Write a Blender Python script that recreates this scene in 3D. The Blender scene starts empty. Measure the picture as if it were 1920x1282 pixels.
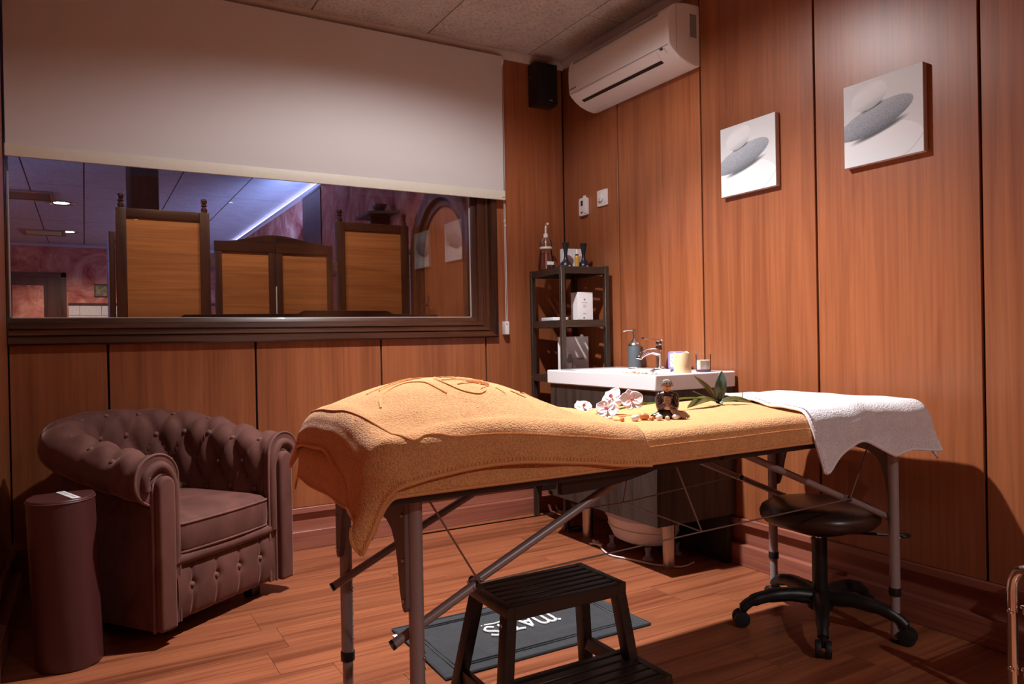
import bpy, bmesh, math, random
from mathutils import Vector, Matrix
random.seed(7)
R = math.radians
PI = math.pi
sc = bpy.context.scene
COL = sc.collection

# ------------------------------------------------------------------ camera
cam = bpy.data.cameras.new('camera')
cam.sensor_width = 36.0
cam.lens = 1385.5 / 1920 * 36.0
cam.clip_start = 0.02
camo = bpy.data.objects.new('camera', cam)
COL.objects.link(camo)
right = Vector((0.8654, -0.5007, -0.0188)).normalized()
fwd = Vector((0.5007, 0.8656, -0.0043)).normalized()
right = (right - fwd * right.dot(fwd)).normalized()
up = right.cross(fwd)
mw = Matrix.Identity(4)
for r in range(3):
    mw[r][0] = right[r]; mw[r][1] = up[r]; mw[r][2] = -fwd[r]
mw.translation = (-2.474, -3.63, 1.0)
camo.matrix_world = mw
sc.camera = camo

# ------------------------------------------------------------------ world, view, light
w = bpy.data.worlds.new('world'); sc.world = w; w.use_nodes = True
w.node_tree.nodes['Background'].inputs[0].default_value = (0.9, 0.75, 0.7, 1)
w.node_tree.nodes['Background'].inputs[1].default_value = 0.015
sc.view_settings.view_transform = 'Standard'
sc.view_settings.look = 'None'
sc.view_settings.gamma = 1.0
sc.view_settings.use_curve_mapping = False
sc.view_settings.exposure = 0.12

def spot(name, loc, power, size, blend, radius, color, target=None):
    l = bpy.data.lights.new(name, 'SPOT'); l.energy = power; l.spot_size = R(size); l.spot_blend = blend
    l.shadow_soft_size = radius; l.color = color
    o = bpy.data.objects.new(name, l); COL.objects.link(o); o.location = loc
    if target is not None:
        o.rotation_euler = (Vector(target) - Vector(loc)).to_track_quat('-Z', 'Y').to_euler()
    return o
WARM = (1.0, 0.955, 0.96)
LAMP_A = (-1.22, -1.25, 2.575)
LAMP_B = (-1.00, -5.20, 2.575)
spot('main_downlight_spill', LAMP_A, 52, 162, 0.38, 0.03, WARM)
spot('main_downlight_beam', LAMP_A, 350, 110, 0.9, 0.03, WARM, (-0.92, -1.48, 0))
spot('rear_downlight_spill', LAMP_B, 45, 158, 0.4, 0.03, WARM)
spot('rear_downlight_beam', LAMP_B, 195, 128, 0.85, 0.03, WARM)

def area(name, loc, power, sx, sy, color, rot):
    l = bpy.data.lights.new(name, 'AREA'); l.shape = 'RECTANGLE'; l.size = sx; l.size_y = sy
    l.energy = power; l.color = color
    o = bpy.data.objects.new(name, l); COL.objects.link(o); o.location = loc; o.rotation_euler = rot
    return o
BLUE = (0.25, 0.38, 1.0)
# unseen blue fills, added to light the hall ceiling from both sides
area('hall_blue_fill', (-0.70, 5.6, 1.75), 45, 7.5, 0.3, BLUE, (R(180), R(20), R(90)))
area('hall_blue_fill', (-5.70, 5.2, 1.75), 260, 8.0, 0.3, BLUE, (R(180), R(-20), R(90)))

# ------------------------------------------------------------------ mesh helpers
def P_box(x0, x1, y0, y1, z0, z1):
    v = [(x0,y0,z0),(x1,y0,z0),(x1,y1,z0),(x0,y1,z0),(x0,y0,z1),(x1,y0,z1),(x1,y1,z1),(x0,y1,z1)]
    f = [(0,3,2,1),(4,5,6,7),(0,1,5,4),(1,2,6,5),(2,3,7,6),(3,0,4,7)]
    return v, f
def P_beam(a, b, wx, wy, upv=(0,0,1)):
    a = Vector(a); b = Vector(b); d = (b - a).normalized(); u = Vector(upv)
    s = d.cross(u)
    if s.length < 1e-4: s = d.cross(Vector((1,0,0)))
    s.normalize(); t = s.cross(d)
    v = []
    for p in (a, b):
        for i, j in ((-1,-1),(1,-1),(1,1),(-1,1)):
            v.append(tuple(p + s * (i * wx / 2) + t * (j * wy / 2)))
    return v, [(3,2,1,0),(4,5,6,7),(0,1,5,4),(1,2,6,5),(2,3,7,6),(3,0,4,7)]
def smooth_path(pts, n=6, closed=False):
    pts = [Vector(p) for p in pts]
    if len(pts) < 3: return pts
    out = []; m = len(pts)
    rng = m if closed else m - 1
    for i in range(rng):
        p0 = pts[(i-1) % m] if (closed or i > 0) else pts[0]
        p1 = pts[i]; p2 = pts[(i+1) % m]
        p3 = pts[(i+2) % m] if (closed or i + 2 < m) else pts[-1]
        for k in range(n):
            t = k / n
            out.append(0.5 * ((2*p1) + (p2-p0)*t + (2*p0-5*p1+4*p2-p3)*t*t + (3*p1-p0-3*p2+p3)*t**3))
    if not closed: out.append(pts[-1])
    return out
def P_tube(path, r, seg=10, closed=False, caps=True):
    path = [Vector(p) for p in path]; n = len(path); v = []; f = []
    rad = r if isinstance(r, (list, tuple)) else [r] * n
    prev = None
    for i, p in enumerate(path):
        if closed: d = path[(i+1) % n] - path[i-1]
        elif i == 0: d = path[1] - path[0]
        elif i == n-1: d = path[-1] - path[-2]
        else: d = path[i+1] - path[i-1]
        if d.length < 1e-9: d = Vector((0,0,1))
        d.normalize()
        if prev is None:
            a = Vector((0,0,1)) if abs(d.z) < 0.9 else Vector((1,0,0))
            s = d.cross(a).normalized()
        else:
            s = prev - d * prev.dot(d)
            s = s.normalized() if s.length > 1e-6 else d.cross(Vector((0,0,1))).normalized()
        prev = s; t = d.cross(s)
        for k in range(seg):
            an = 2*PI*k/seg
            v.append(tuple(p + (s*math.cos(an) + t*math.sin(an)) * rad[i]))
    m = n if closed else n - 1
    for i in range(m):
        for k in range(seg):
            a = i*seg+k; b = i*seg+(k+1) % seg; c = ((i+1) % n)*seg+(k+1) % seg; d2 = ((i+1) % n)*seg+k
            f.append((a, b, c, d2))
    if caps and not closed:
        f.append(tuple(reversed(range(seg)))); f.append(tuple(range((n-1)*seg, n*seg)))
    return v, f
def P_cyl(a, b, r, seg=16, r2=None):
    return P_tube([a, b], [r, r if r2 is None else r2], seg)
def P_lathe(prof, seg=24, c=(0,0,0), sx=1, sy=1):
    v = []; f = []; n = len(prof)
    for (r, z) in prof:
        r = max(r, 1e-4)
        for k in range(seg):
            an = 2*PI*k/seg
            v.append((c[0]+r*sx*math.cos(an), c[1]+r*sy*math.sin(an), c[2]+z))
    for i in range(n-1):
        for k in range(seg):
            f.append((i*seg+k, i*seg+(k+1) % seg, (i+1)*seg+(k+1) % seg, (i+1)*seg+k))
    f.append(tuple(reversed(range(seg)))); f.append(tuple(range((n-1)*seg, n*seg)))
    return v, f
def P_ell(c, r, seg=16, rings=10):
    prof = [(math.sin(PI*i/rings), -math.cos(PI*i/rings)) for i in range(rings+1)]
    v, f = P_lathe(prof, seg)
    return [(c[0]+x*r[0], c[1]+y*r[1], c[2]+z*r[2]) for x, y, z in v], f
def P_prism(poly, ax, t0, t1):
    n = len(poly); v = []
    for t in (t0, t1):
        for (a, b) in poly:
            v.append({'x': (t,a,b), 'y': (a,t,b), 'z': (a,b,t)}[ax])
    f = [tuple(reversed(range(n))), tuple(range(n, 2*n))]
    for i in range(n):
        f.append((i, (i+1) % n, n+(i+1) % n, n+i))
    return v, f
def P_grid(fn, nu, nv):
    v = [tuple(fn(i/nu, j/nv)) for i in range(nu+1) for j in range(nv+1)]
    f = [(i*(nv+1)+j, (i+1)*(nv+1)+j, (i+1)*(nv+1)+j+1, i*(nv+1)+j+1) for i in range(nu) for j in range(nv)]
    return v, f
def join(*parts):
    v = []; f = []
    for pv, pf in parts:
        o = len(v); v += list(pv); f += [tuple(i+o for i in q) for q in pf]
    return v, f
def xf(part, loc=(0,0,0), rot=(0,0,0), s=1.0):
    from mathutils import Euler
    m = Matrix.Translation(loc) @ Euler(rot).to_matrix().to_4x4() @ Matrix.Scale(s, 4)
    return [tuple(m @ Vector(p)) for p in part[0]], part[1]
def rrect(w2, h2, r, n=5):
    out = []
    for cx, cy, a0 in ((w2-r, h2-r, 0), (-w2+r, h2-r, 90), (-w2+r, -h2+r, 180), (w2-r, -h2+r, 270)):
        for k in range(n+1):
            a = R(a0 + 90*k/n); out.append((cx+r*math.cos(a), cy+r*math.sin(a)))
    return out
def make_mesh(name, part, bevel=0, segs=2, smooth=False, fix=True):
    me = bpy.data.meshes.new(name)
    me.from_pydata([tuple(p) for p in part[0]], [], part[1]); me.update()
    bm = bmesh.new(); bm.from_mesh(me)
    if fix: bmesh.ops.recalc_face_normals(bm, faces=bm.faces)
    if bevel:
        es = [e for e in bm.edges if e.is_manifold and e.calc_face_angle(0) > 0.5]
        bmesh.ops.bevel(bm, geom=es, offset=bevel, segments=segs, affect='EDGES', profile=0.6, clamp_overlap=True)
    bm.to_mesh(me); bm.free()
    if smooth:
        me.polygons.foreach_set('use_smooth', [True]*len(me.polygons))
        if smooth != 'full' and hasattr(me, 'set_sharp_from_angle'):
            me.set_sharp_from_angle(angle=R(38))
    return me
def ob(name, part, mat, parent=None, bevel=0, segs=2, smooth=False, loc=None, rot=None, fix=True):
    me = part if isinstance(part, bpy.types.Mesh) else make_mesh(name, part, bevel, segs, smooth or bool(bevel), fix)
    o = bpy.data.objects.new(name, me); COL.objects.link(o)
    if mat is not None and len(me.materials) == 0: me.materials.append(mat)
    if parent: o.parent = parent
    if loc: o.location = loc
    if rot: o.rotation_euler = rot
    return o
def tag(o, label, cat, group=None):
    o['label'] = label; o['category'] = cat
    if group: o['group'] = group
    return o
def struct(o, label=None):
    o['kind'] = 'structure'
    if label: o['label'] = label
    return o
def thing(name, label, cat, loc=(0,0,0), rz=0, group=None):
    o = bpy.data.objects.new(name, None); COL.objects.link(o); o.empty_display_size = 0.05
    o.location = loc; o.rotation_euler = (0,0,rz)
    return tag(o, label, cat, group)
def dup(o, parent=None, loc=None, rot=None):
    c = o.copy(); COL.objects.link(c)
    if parent: c.parent = parent
    if loc: c.location = loc
    if rot: c.rotation_euler = rot
    return c
def dup_tree(o, parent=None):
    c = o.copy(); COL.objects.link(c); c.parent = parent
    for ch in list(o.children): dup_tree(ch, c)
    return c
def text_mesh(name, body, size, mat, parent, loc, rot, extrude=0.0003, align='CENTER', sx=1.0, offset=0.0):
    cu = bpy.data.curves.new(name, 'FONT'); cu.body = body; cu.size = size; cu.extrude = extrude
    cu.align_x = align; cu.align_y = 'CENTER'; cu.resolution_u = 3; cu.offset = offset
    t = bpy.data.objects.new(name + '_tmp', cu); COL.objects.link(t)
    dg = bpy.context.evaluated_depsgraph_get(); dg.update()
    me = bpy.data.meshes.new_from_object(t.evaluated_get(dg))
    bpy.data.objects.remove(t); bpy.data.curves.remove(cu)
    me.materials.clear(); me.materials.append(mat)
    o = bpy.data.objects.new(name, me); COL.objects.link(o)
    o.parent = parent; o.location = loc; o.rotation_euler = rot; o.scale = (sx, 1, 1)
    return o
def sstep(a, b, x):
    t = min(1, max(0, (x-a)/(b-a))); return t*t*(3-2*t)
def hsh(*a):
    s = math.sin(sum(q*(12.9898+37.719*i) for i, q in enumerate(a))) * 43758.5453
    return s - math.floor(s)
def vnoise(x, y):
    i, j = math.floor(x), math.floor(y); u, v = x-i, y-j
    u = u*u*(3-2*u); v = v*v*(3-2*v)
    return (hsh(i,j)*(1-u)+hsh(i+1,j)*u)*(1-v) + (hsh(i,j+1)*(1-u)+hsh(i+1,j+1)*u)*v

# ------------------------------------------------------------------ materials
class NT:
    def __init__(s, name):
        s.m = bpy.data.materials.new(name); s.m.use_nodes = True; s.t = s.m.node_tree
        s.b = s.t.nodes['Principled BSDF']; s.out = s.t.nodes['Material Output']
    def n(s, typ, **k):
        q = s.t.nodes.new(typ)
        for a, v in k.items():
            if a.startswith('i_'):
                key = a[2:]; key = int(key) if key.isdigit() else key.replace('_', ' ')
                q.inputs[key].default_value = v
            else: setattr(q, a, v)
        return q
    def l(s, a, b): s.t.links.new(a, b)
    def coords(s, scale=(1,1,1), rnd=True, rot=(0,0,0)):
        tc = s.n('ShaderNodeTexCoord'); mp = s.n('ShaderNodeMapping')
        mp.inputs['Scale'].default_value = scale; mp.inputs['Rotation'].default_value = rot
        src = tc.outputs['Object']
        if rnd:
            oi = s.n('ShaderNodeObjectInfo'); mu = s.n('ShaderNodeVectorMath', operation='SCALE')
            cx = s.n('ShaderNodeCombineXYZ'); s.l(oi.outputs['Random'], cx.inputs[0]); s.l(oi.outputs['Random'], cx.inputs[1]); s.l(oi.outputs['Random'], cx.inputs[2])
            s.l(cx.outputs[0], mu.inputs[0]); mu.inputs['Scale'].default_value = 37.0
            ad = s.n('ShaderNodeVectorMath', operation='ADD'); s.l(src, ad.inputs[0]); s.l(mu.outputs[0], ad.inputs[1]); src = ad.outputs[0]
        s.l(src, mp.inputs['Vector']); return mp.outputs[0]
    def ramp(s, fac, stops):
        r = s.n('ShaderNodeValToRGB'); e = r.color_ramp.elements
        while len(e) < len(stops): e.new(0.5)
        for i, (p, c) in enumerate(stops): e[i].position = p; e[i].color = (*c, 1) if len(c) == 3 else c
        s.l(fac, r.inputs[0]); return r.outputs[0]
    def mix(s, a, b, fac, mode='MIX'):
        m = s.n('ShaderNodeMix', data_type='RGBA', blend_type=mode)
        for sock, v in ((m.inputs[0], fac), (m.inputs[6], a), (m.inputs[7], b)):
            if hasattr(v, 'is_linked') or hasattr(v, 'links'): s.l(v, sock)
            else: sock.default_value = v if isinstance(v, (int, float)) else (*v, 1)
        return m.outputs[2]
    def bump(s, h, strength, dist=0.002):
        b = s.n('ShaderNodeBump'); b.inputs['Strength'].default_value = strength; b.inputs['Distance'].default_value = dist
        s.l(h, b.inputs['Height']); s.l(b.outputs[0], s.b.inputs['Normal'])
    def set(s, **k):
        for a, v in k.items(): s.b.inputs[a.replace('_', ' ')].default_value = v
def plain(name, col, rough=0.5, metal=0.0, noise=0.06, scale=60, bump=0.0, sheen=0.0, coat=0.0, spec=0.5, ior=None, subsurf=0):
    t = NT(name); v = t.coords((scale,)*3)
    nz = t.n('ShaderNodeTexNoise', i_Detail=3.0); t.l(v, nz.inputs['Vector']); nz.inputs['Scale'].default_value = 1.0
    c = t.ramp(nz.outputs[0], [(0.3, tuple(x*(1-noise) for x in col)), (0.7, tuple(min(1, x*(1+noise)) for x in col))])
    t.l(c, t.b.inputs['Base Color'])
    t.set(Roughness=rough, Metallic=metal, Sheen_Weight=sheen, Coat_Weight=coat, Specular_IOR_Level=spec)
    if subsurf: t.set(Subsurface_Weight=subsurf, Subsurface_Radius=(0.02, 0.012, 0.006))
    if bump: t.bump(nz.outputs[0], bump)
    return t.m
def wood(name, dark, lite, axis='z', rough=0.38, ring=9.0, stretch=0.07, var=0.18, fine=0.8, coat=0.0, bump=0.08, spec=0.5):
    t = NT(name); k = {'x': 0, 'y': 1, 'z': 2}[axis]
    s1 = [ring]*3; s1[k] = ring*stretch
    s2 = [ring*9]*3; s2[k] = ring*stretch*3
    s3 = [ring*0.35]*3; s3[k] = ring*stretch*0.5
    n1 = t.n('ShaderNodeTexNoise', i_Detail=4.0, i_Roughness=0.6, i_Distortion=0.9); t.l(t.coords(s1), n1.inputs['Vector']); n1.inputs['Scale'].default_value = 1
    n2 = t.n('ShaderNodeTexNoise', i_Detail=2.0); t.l(t.coords(s2), n2.inputs['Vector']); n2.inputs['Scale'].default_value = 1
    n3 = t.n('ShaderNodeTexNoise', i_Detail=1.0); t.l(t.coords(s3), n3.inputs['Vector']); n3.inputs['Scale'].default_value = 1
    c1 = t.ramp(n1.outputs[0], [(0.32, dark), (0.55, lite), (0.72, tuple(0.5*(a+b) for a, b in zip(dark, lite)))])
    c2 = t.ramp(n2.outputs[0], [(0.35, (1-0.28*fine,)*3), (0.6, (1.0,)*3)])
    c = t.mix(c1, c2, 1.0, 'MULTIPLY')
    c3 = t.ramp(n3.outputs[0], [(0.3, (1-var,)*3), (0.7, (1+var*0.6,)*3)])
    c = t.mix(c, c3, 1.0, 'MULTIPLY')
    oi = t.n('ShaderNodeObjectInfo'); r = t.ramp(oi.outputs['Random'], [(0.0, (1-var*0.5,)*3), (1.0, (1+var*0.4,)*3)])
    c = t.mix(c, r, 1.0, 'MULTIPLY')
    t.l(c, t.b.inputs['Base Color']); t.set(Roughness=rough, Coat_Weight=coat, Specular_IOR_Level=spec)
    t.bump(n2.outputs[0], bump, 0.001)
    return t.m
def terry(name, col, scale=260, strength=1.0, var=0.18):
    t = NT(name)
    n1 = t.n('ShaderNodeTexNoise', i_Detail=2.0); t.l(t.coords((scale,)*3, False), n1.inputs['Vector']); n1.inputs['Scale'].default_value = 1
    n2 = t.n('ShaderNodeTexNoise', i_Detail=3.0); t.l(t.coords((22,)*3, False), n2.inputs['Vector']); n2.inputs['Scale'].default_value = 1
    c = t.ramp(n1.outputs[0], [(0.3, tuple(x*(1-var*1.3) for x in col)), (0.62, tuple(min(1, x*(1+var*0.5)) for x in col))])
    c2 = t.ramp(n2.outputs[0], [(0.3, (1-var*0.6,)*3), (0.7, (1.0,)*3)])
    t.l(t.mix(c, c2, 1.0, 'MULTIPLY'), t.b.inputs['Base Color'])
    t.set(Roughness=0.95, Sheen_Weight=0.25, Sheen_Roughness=0.5, Specular_IOR_Level=0.15)
    m = t.n('ShaderNodeMath', operation='ADD'); t.l(n1.outputs[0], m.inputs[0]); t.l(n2.outputs[0], m.inputs[1])
    t.bump(m.outputs[0], strength, 0.004)
    return t.m
def glass_thin(name, tint=(1,1,1), gloss=0.06, rough=0.0, ior=1.5):
    t = NT(name); t.t.nodes.remove(t.b)
    tr = t.n('ShaderNodeBsdfTransparent'); tr.inputs[0].default_value = (*tint, 1)
    gl = t.n('ShaderNodeBsdfGlossy'); gl.inputs['Roughness'].default_value = rough
    fr = t.n('ShaderNodeFresnel'); fr.inputs[0].default_value = ior
    mx = t.n('ShaderNodeMixShader'); mul = t.n('ShaderNodeMath', operation='MULTIPLY_ADD')
    t.l(fr.outputs[0], mul.inputs[0]); mul.inputs[1].default_value = 1.0; mul.inputs[2].default_value = gloss
    t.l(mul.outputs[0], mx.inputs[0]); t.l(tr.outputs[0], mx.inputs[1]); t.l(gl.outputs[0], mx.inputs[2])
    t.l(mx.outputs[0], t.out.inputs[0]); return t.m
def emit(name, col, strength):
    t = NT(name); t.set(Base_Color=(*col, 1), Emission_Color=(*col, 1), Emission_Strength=strength); return t.m

M = {}
M['panel'] = wood('cherry_panel', (0.255, 0.074, 0.027), (0.355, 0.114, 0.043), 'z', 0.36, 9, 0.06, 0.10, 0.6)
M['groove'] = plain('dark_joint', (0.02, 0.008, 0.005), 0.8)
M['base'] = wood('baseboard_wood', (0.24, 0.07, 0.045), (0.36, 0.125, 0.08), 'x', 0.38, 14, 0.05, 0.1)
M['base_y'] = wood('baseboard_wood_side', (0.24, 0.07, 0.045), (0.36, 0.125, 0.08), 'y', 0.38, 14, 0.05, 0.1)
M['floor'] = wood('laminate', (0.18, 0.047, 0.020), (0.36, 0.118, 0.052), 'x', 0.32, 15, 0.045, 0.16)
M['frame'] = wood('stained_pine', (0.030, 0.009, 0.005), (0.085, 0.028, 0.012), 'x', 0.34, 16, 0.06, 0.2, coat=0.15)
M['frame_z'] = wood('stained_pine_upright', (0.030, 0.009, 0.005), (0.085, 0.028, 0.012), 'z', 0.34, 16, 0.06, 0.2, coat=0.15)
M['screen_panel'] = wood('screen_veneer', (0.42, 0.135, 0.036), (0.60, 0.22, 0.065), 'x', 0.5, 10, 0.06, 0.1)
M['wenge'] = wood('wenge', (0.018, 0.011, 0.008), (0.050, 0.030, 0.021), 'x', 0.42, 22, 0.06, 0.15)
M['wenge_z'] = wood('wenge_upright', (0.018, 0.011, 0.008), (0.050, 0.030, 0.021), 'z', 0.42, 22, 0.06, 0.15)
M['cabinet'] = wood('grey_oak_cabinet', (0.022, 0.015, 0.012), (0.052, 0.037, 0.031), 'z', 0.45, 30, 0.05, 0.12)
M['black_wood'] = wood('black_stained_wood', (0.010, 0.006, 0.005), (0.026, 0.016, 0.012), 'x', 0.38, 18, 0.07, 0.15)
M['towel_orange'] = terry('orange_terry', (0.86, 0.42, 0.165))
M['towel_hem'] = terry('orange_hem', (0.84, 0.40, 0.15), 300, 0.3, 0.08)
M['towel_white'] = terry('white_terry', (0.83, 0.80, 0.82), 240, 1.0, 0.15)
M['towel_white_hem'] = terry('white_hem', (0.84, 0.80, 0.80), 300, 0.3, 0.06)
M['vinyl_dark'] = plain('dark_brown_vinyl', (0.022, 0.010, 0.008), 0.42, bump=0.03, scale=300)
M['vinyl_wine'] = plain('wine_vinyl', (0.066, 0.017, 0.016), 0.42, bump=0.04, scale=260)
M['mauve_metal'] = plain('mauve_painted_aluminium', (0.36, 0.285, 0.275), 0.36, 0.2, 0.03)
M['plate'] = plain('mauve_plate', (0.20, 0.145, 0.142), 0.45, 0.1, 0.03)
M['black_plastic'] = plain('black_plastic', (0.012, 0.011, 0.011), 0.4)
M['black_rubber'] = plain('black_rubber', (0.008, 0.008, 0.008), 0.6)
M['chrome'] = plain('chrome', (0.75, 0.74, 0.74), 0.08, 1.0, 0.01)
M['steel'] = plain('brushed_steel', (0.52, 0.48, 0.46), 0.28, 1.0, 0.03)
M['cable'] = plain('steel_cable', (0.30, 0.22, 0.19), 0.4, 0.6, 0.03)
M['white_gloss'] = plain('white_ceramic', (0.80, 0.81, 0.83), 0.12, 0, 0.01, coat=0.4)
M['white_plastic'] = plain('white_plastic', (0.74, 0.70, 0.69), 0.38, 0, 0.02)
M['white_paper'] = plain('white_card', (0.82, 0.81, 0.82), 0.5, 0, 0.02)
M['cream'] = plain('cream_moulding', (0.55, 0.47, 0.43), 0.55, 0, 0.04)
M['blind'] = plain('roller_blind_fabric', (0.62, 0.585, 0.58), 0.85, 0, 0.015, scale=300)
M['blind_bar'] = plain('blind_bottom_bar', (0.72, 0.70, 0.60), 0.5, 0, 0.02)
M['grey_print'] = plain('grey_print', (0.25, 0.25, 0.26), 0.6)
M['dark_print'] = plain('dark_print', (0.04, 0.04, 0.045), 0.6)
M['glass'] = glass_thin('window_glass', (0.97, 0.97, 0.97), 0.03)
# ------------------------------------------------------------------ room shell
XL, YF, ZC = -2.745, -7.4, 2.62
J = 0.009
def panel_run(wall, axis, fixed0, fixed1, cuts, z0, z1, mat):
    for a, b in zip(cuts[:-1], cuts[1:]):
        lo, hi = min(a, b) + J/2, max(a, b) - J/2
        part = P_box(lo, hi, fixed0, fixed1, z0, z1) if axis == 'x' else P_box(fixed0, fixed1, lo, hi, z0, z1)
        ob('panel', part, mat, wall, bevel=0.0015, segs=1)
# back wall with the window opening
WX0, WX1, WZ0, WZ1 = -2.735, -0.622, 1.122, 2.47
wb = struct(ob('wall_back', join(P_box(XL-0.1, 0.1, 0.012, 0.10, 0, WZ0-0.03), P_box(XL-0.1, 0.1, 0.012, 0.10, WZ1+0.03, ZC+0.1),
      P_box(XL-0.1, WX0-0.004, 0.012, 0.10, WZ0-0.03, WZ1+0.03), P_box(WX1+0.03, 0.1, 0.012, 0.10, WZ0-0.03, WZ1+0.03)), M['groove']))
panel_run(wb, 'x', 0, 0.012, [XL, -2.387, -1.775, -1.153, -0.541], 0.2, 1.06, M['panel'])
panel_run(wb, 'x', 0, 0.012, [-0.541, 0.0], 0.2, ZC, M['panel'])
panel_run(wb, 'x', 0, 0.012, [XL, -1.775, -0.541], 2.5, ZC, M['panel'])
wr = struct(ob('wall_right', P_box(0.012, 0.10, YF-0.1, 0.1, 0, ZC+0.1), M['groove']))
ycuts = [0.0, -0.514] + [-0.514 - 0.611*i for i in range(1, 12)] + [YF]
panel_run(wr, 'y', 0, 0.012, ycuts, 0.2, ZC, M['panel'])
wl = struct(ob('wall_left', P_box(XL-0.10, XL-0.012, YF-0.1, 0.012, 0, ZC+0.1), M['groove']))
panel_run(wl, 'y', XL-0.012, XL, [0.0] + [-0.36 - 0.611*i for i in range(0, 11)] + [YF], 0.2, ZC, M['panel'])
wf = struct(ob('wall_front', P_box(XL-0.1, 0.1, YF-0.1, YF-0.012, 0, ZC+0.1), M['groove']))
panel_run(wf, 'x', YF-0.012, YF, [XL, -2.3, -1.69, -1.08, -0.47, 0.0], 0.0, ZC, M['panel'])
# plinth behind, strip under the panels, baseboards
for nm, part, m in (('trim_1', P_box(XL, 0, -0.016, 0.012, 0.172, 0.199), M['base']), ('trim_2', P_box(-0.016, 0.012, YF, -0.016, 0.172, 0.199), M['base_y']),
                    ('trim_3', P_box(XL-0.012, XL+0.016, YF, -0.016, 0.172, 0.199), M['base_y']),
                    ('trim_4', P_box(XL, 0, 0.004, 0.012, 0.0, 0.172), M['base']), ('trim_5', P_box(0.004, 0.012, YF, 0, 0.0, 0.172), M['base_y']),
                    ('trim_6', P_box(XL-0.012, XL-0.004, YF, 0, 0.0, 0.172), M['base_y']),
                    ('baseboard_back', P_box(XL, 0, -0.030, 0.004, 0.0, 0.088), M['base']), ('baseboard_right', P_box(-0.030, 0.004, YF, -0.030, 0.0, 0.088), M['base_y']),
                    ('baseboard_left', P_box(XL-0.004, XL+0.035, YF, -0.030, 0.0, 0.088), M['base_y'])):
    struct(ob(nm, part, m, bevel=0.002, segs=1))
# floor planks
fl = struct(ob('floor', P_box(XL-0.1, 0.1, YF-0.1, 0.1, -0.06, -0.008), M['groove']))
PW, PLN = 0.192, 1.285
row = 0; y = 0.0
while y > YF:
    x = XL - (hsh(row, 3.1) * 1.2)
    while x < 0:
        a, b = max(x, XL), min(x + PLN, 0.0)
        if b - a > 0.03:
            ob('plank', P_box(a+0.0006, b-0.0006, max(y-PW, YF)+0.0006, y-0.0006, -0.008, 0.0), M['floor'], fl)
        x += PLN
    y -= PW; row += 1
# ceiling tiles
def tile_mat():
    t = NT('wood_wool_tile')
    n1 = t.n('ShaderNodeTexNoise', i_Detail=6.0, i_Roughness=0.75); t.l(t.coords((75, 75, 75)), n1.inputs['Vector']); n1.inputs['Scale'].default_value = 1
    n2 = t.n('ShaderNodeTexVoronoi'); t.l(t.coords((170, 170, 60)), n2.inputs['Vector']); n2.inputs['Scale'].default_value = 1
    n3 = t.n('ShaderNodeTexNoise', i_Detail=2.0); t.l(t.coords((7, 7, 7)), n3.inputs['Vector']); n3.inputs['Scale'].default_value = 1
    c = t.ramp(n1.outputs[0], [(0.30, (0.20, 0.16, 0.14)), (0.47, (0.55, 0.48, 0.44)), (0.7, (0.70, 0.62, 0.58))])
    c2 = t.ramp(n3.outputs[0], [(0.3, (0.86,)*3), (0.7, (1.0,)*3)])
    t.l(t.mix(c, c2, 1.0, 'MULTIPLY'), t.b.inputs['Base Color']); t.set(Roughness=0.95)
    t.bump(n1.outputs[0], 0.6, 0.004); return t.m
M['tile'] = tile_mat()
ce = struct(ob('ceiling', P_box(XL-0.1, 0.1, YF-0.1, 0.1, ZC+0.014, ZC+0.08), M['groove']))
xc = [0.0, -0.254, -0.875, -1.487, -2.10, -2.715, XL]
for i, (a, b) in enumerate(zip(xc[:-1], xc[1:])):
    yy = -0.61 if i % 2 == 0 else -1.22
    y0 = 0.0
    while y0 > YF:
        y1 = max(yy, YF)
        ob('ceiling_tile', P_box(b+0.002, a-0.002, y1+0.002, y0-0.002, ZC, ZC+0.014), M['tile'], ce, bevel=0.002, segs=1)
        y0 = y1; yy = y1 - 1.22
def moulding_profile(d, h):
    return [(0, 0), (-d*0.35, 0), (-d*0.5, h*0.25), (-d*0.9, h*0.6), (-d, h*0.75), (-d, h), (0, h)]
struct(ob('trim_7', P_prism([(a, b+ZC-0.042) for a, b in moulding_profile(0.034, 0.042)], 'x', XL, 0.0), M['cream'], smooth=True))
struct(ob('trim_8', P_prism([(a, b+ZC-0.042) for a, b in moulding_profile(0.034, 0.042)], 'y', YF, -0.034), M['cream'], smooth=True))
# ------------------------------------------------------------------ window
win = struct(bpy.data.objects.new('window_1', None)); COL.objects.link(win); win.location = (0, 0, 0)
PROF = [(0, 0.050), (0, 0.004), (0.010, 0.000), (0.022, -0.003), (0.028, -0.016), (0.050, -0.020), (0.056, -0.012), (0.064, -0.012), (0.070, -0.022), (0.082, -0.024), (0.088, -0.016), (0.096, -0.030), (0.122, -0.033), (0.130, -0.028), (0.132, 0.004), (0.132, 0.012)]
sl_, sr_, sb_, st_ = 0.06, 1.14, 0.86, 0.5
def rail(side):
    v = []
    for wv, yv in PROF:
        x0, x1, z0, z1 = WX0 - wv*sl_, WX1 + wv*sr_, WZ0 - wv*sb_, WZ1 + wv*st_
        v += {'b': [(x0, yv, z0), (x1, yv, z0)], 'r': [(x1, yv, z0), (x1, yv, z1)], 't': [(x1, yv, z1), (x0, yv, z1)], 'l': [(x0, yv, z1), (x0, yv, z0)]}[side]
    n = len(PROF); f = [(2*i, 2*i+1, 2*i+3, 2*i+2) for i in range(n-1)] + [(2*(n-1), 2*(n-1)+1, 1, 0)]
    f += [tuple(2*i for i in range(n)), tuple(2*i+1 for i in reversed(range(n)))]
    return v, f
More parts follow.
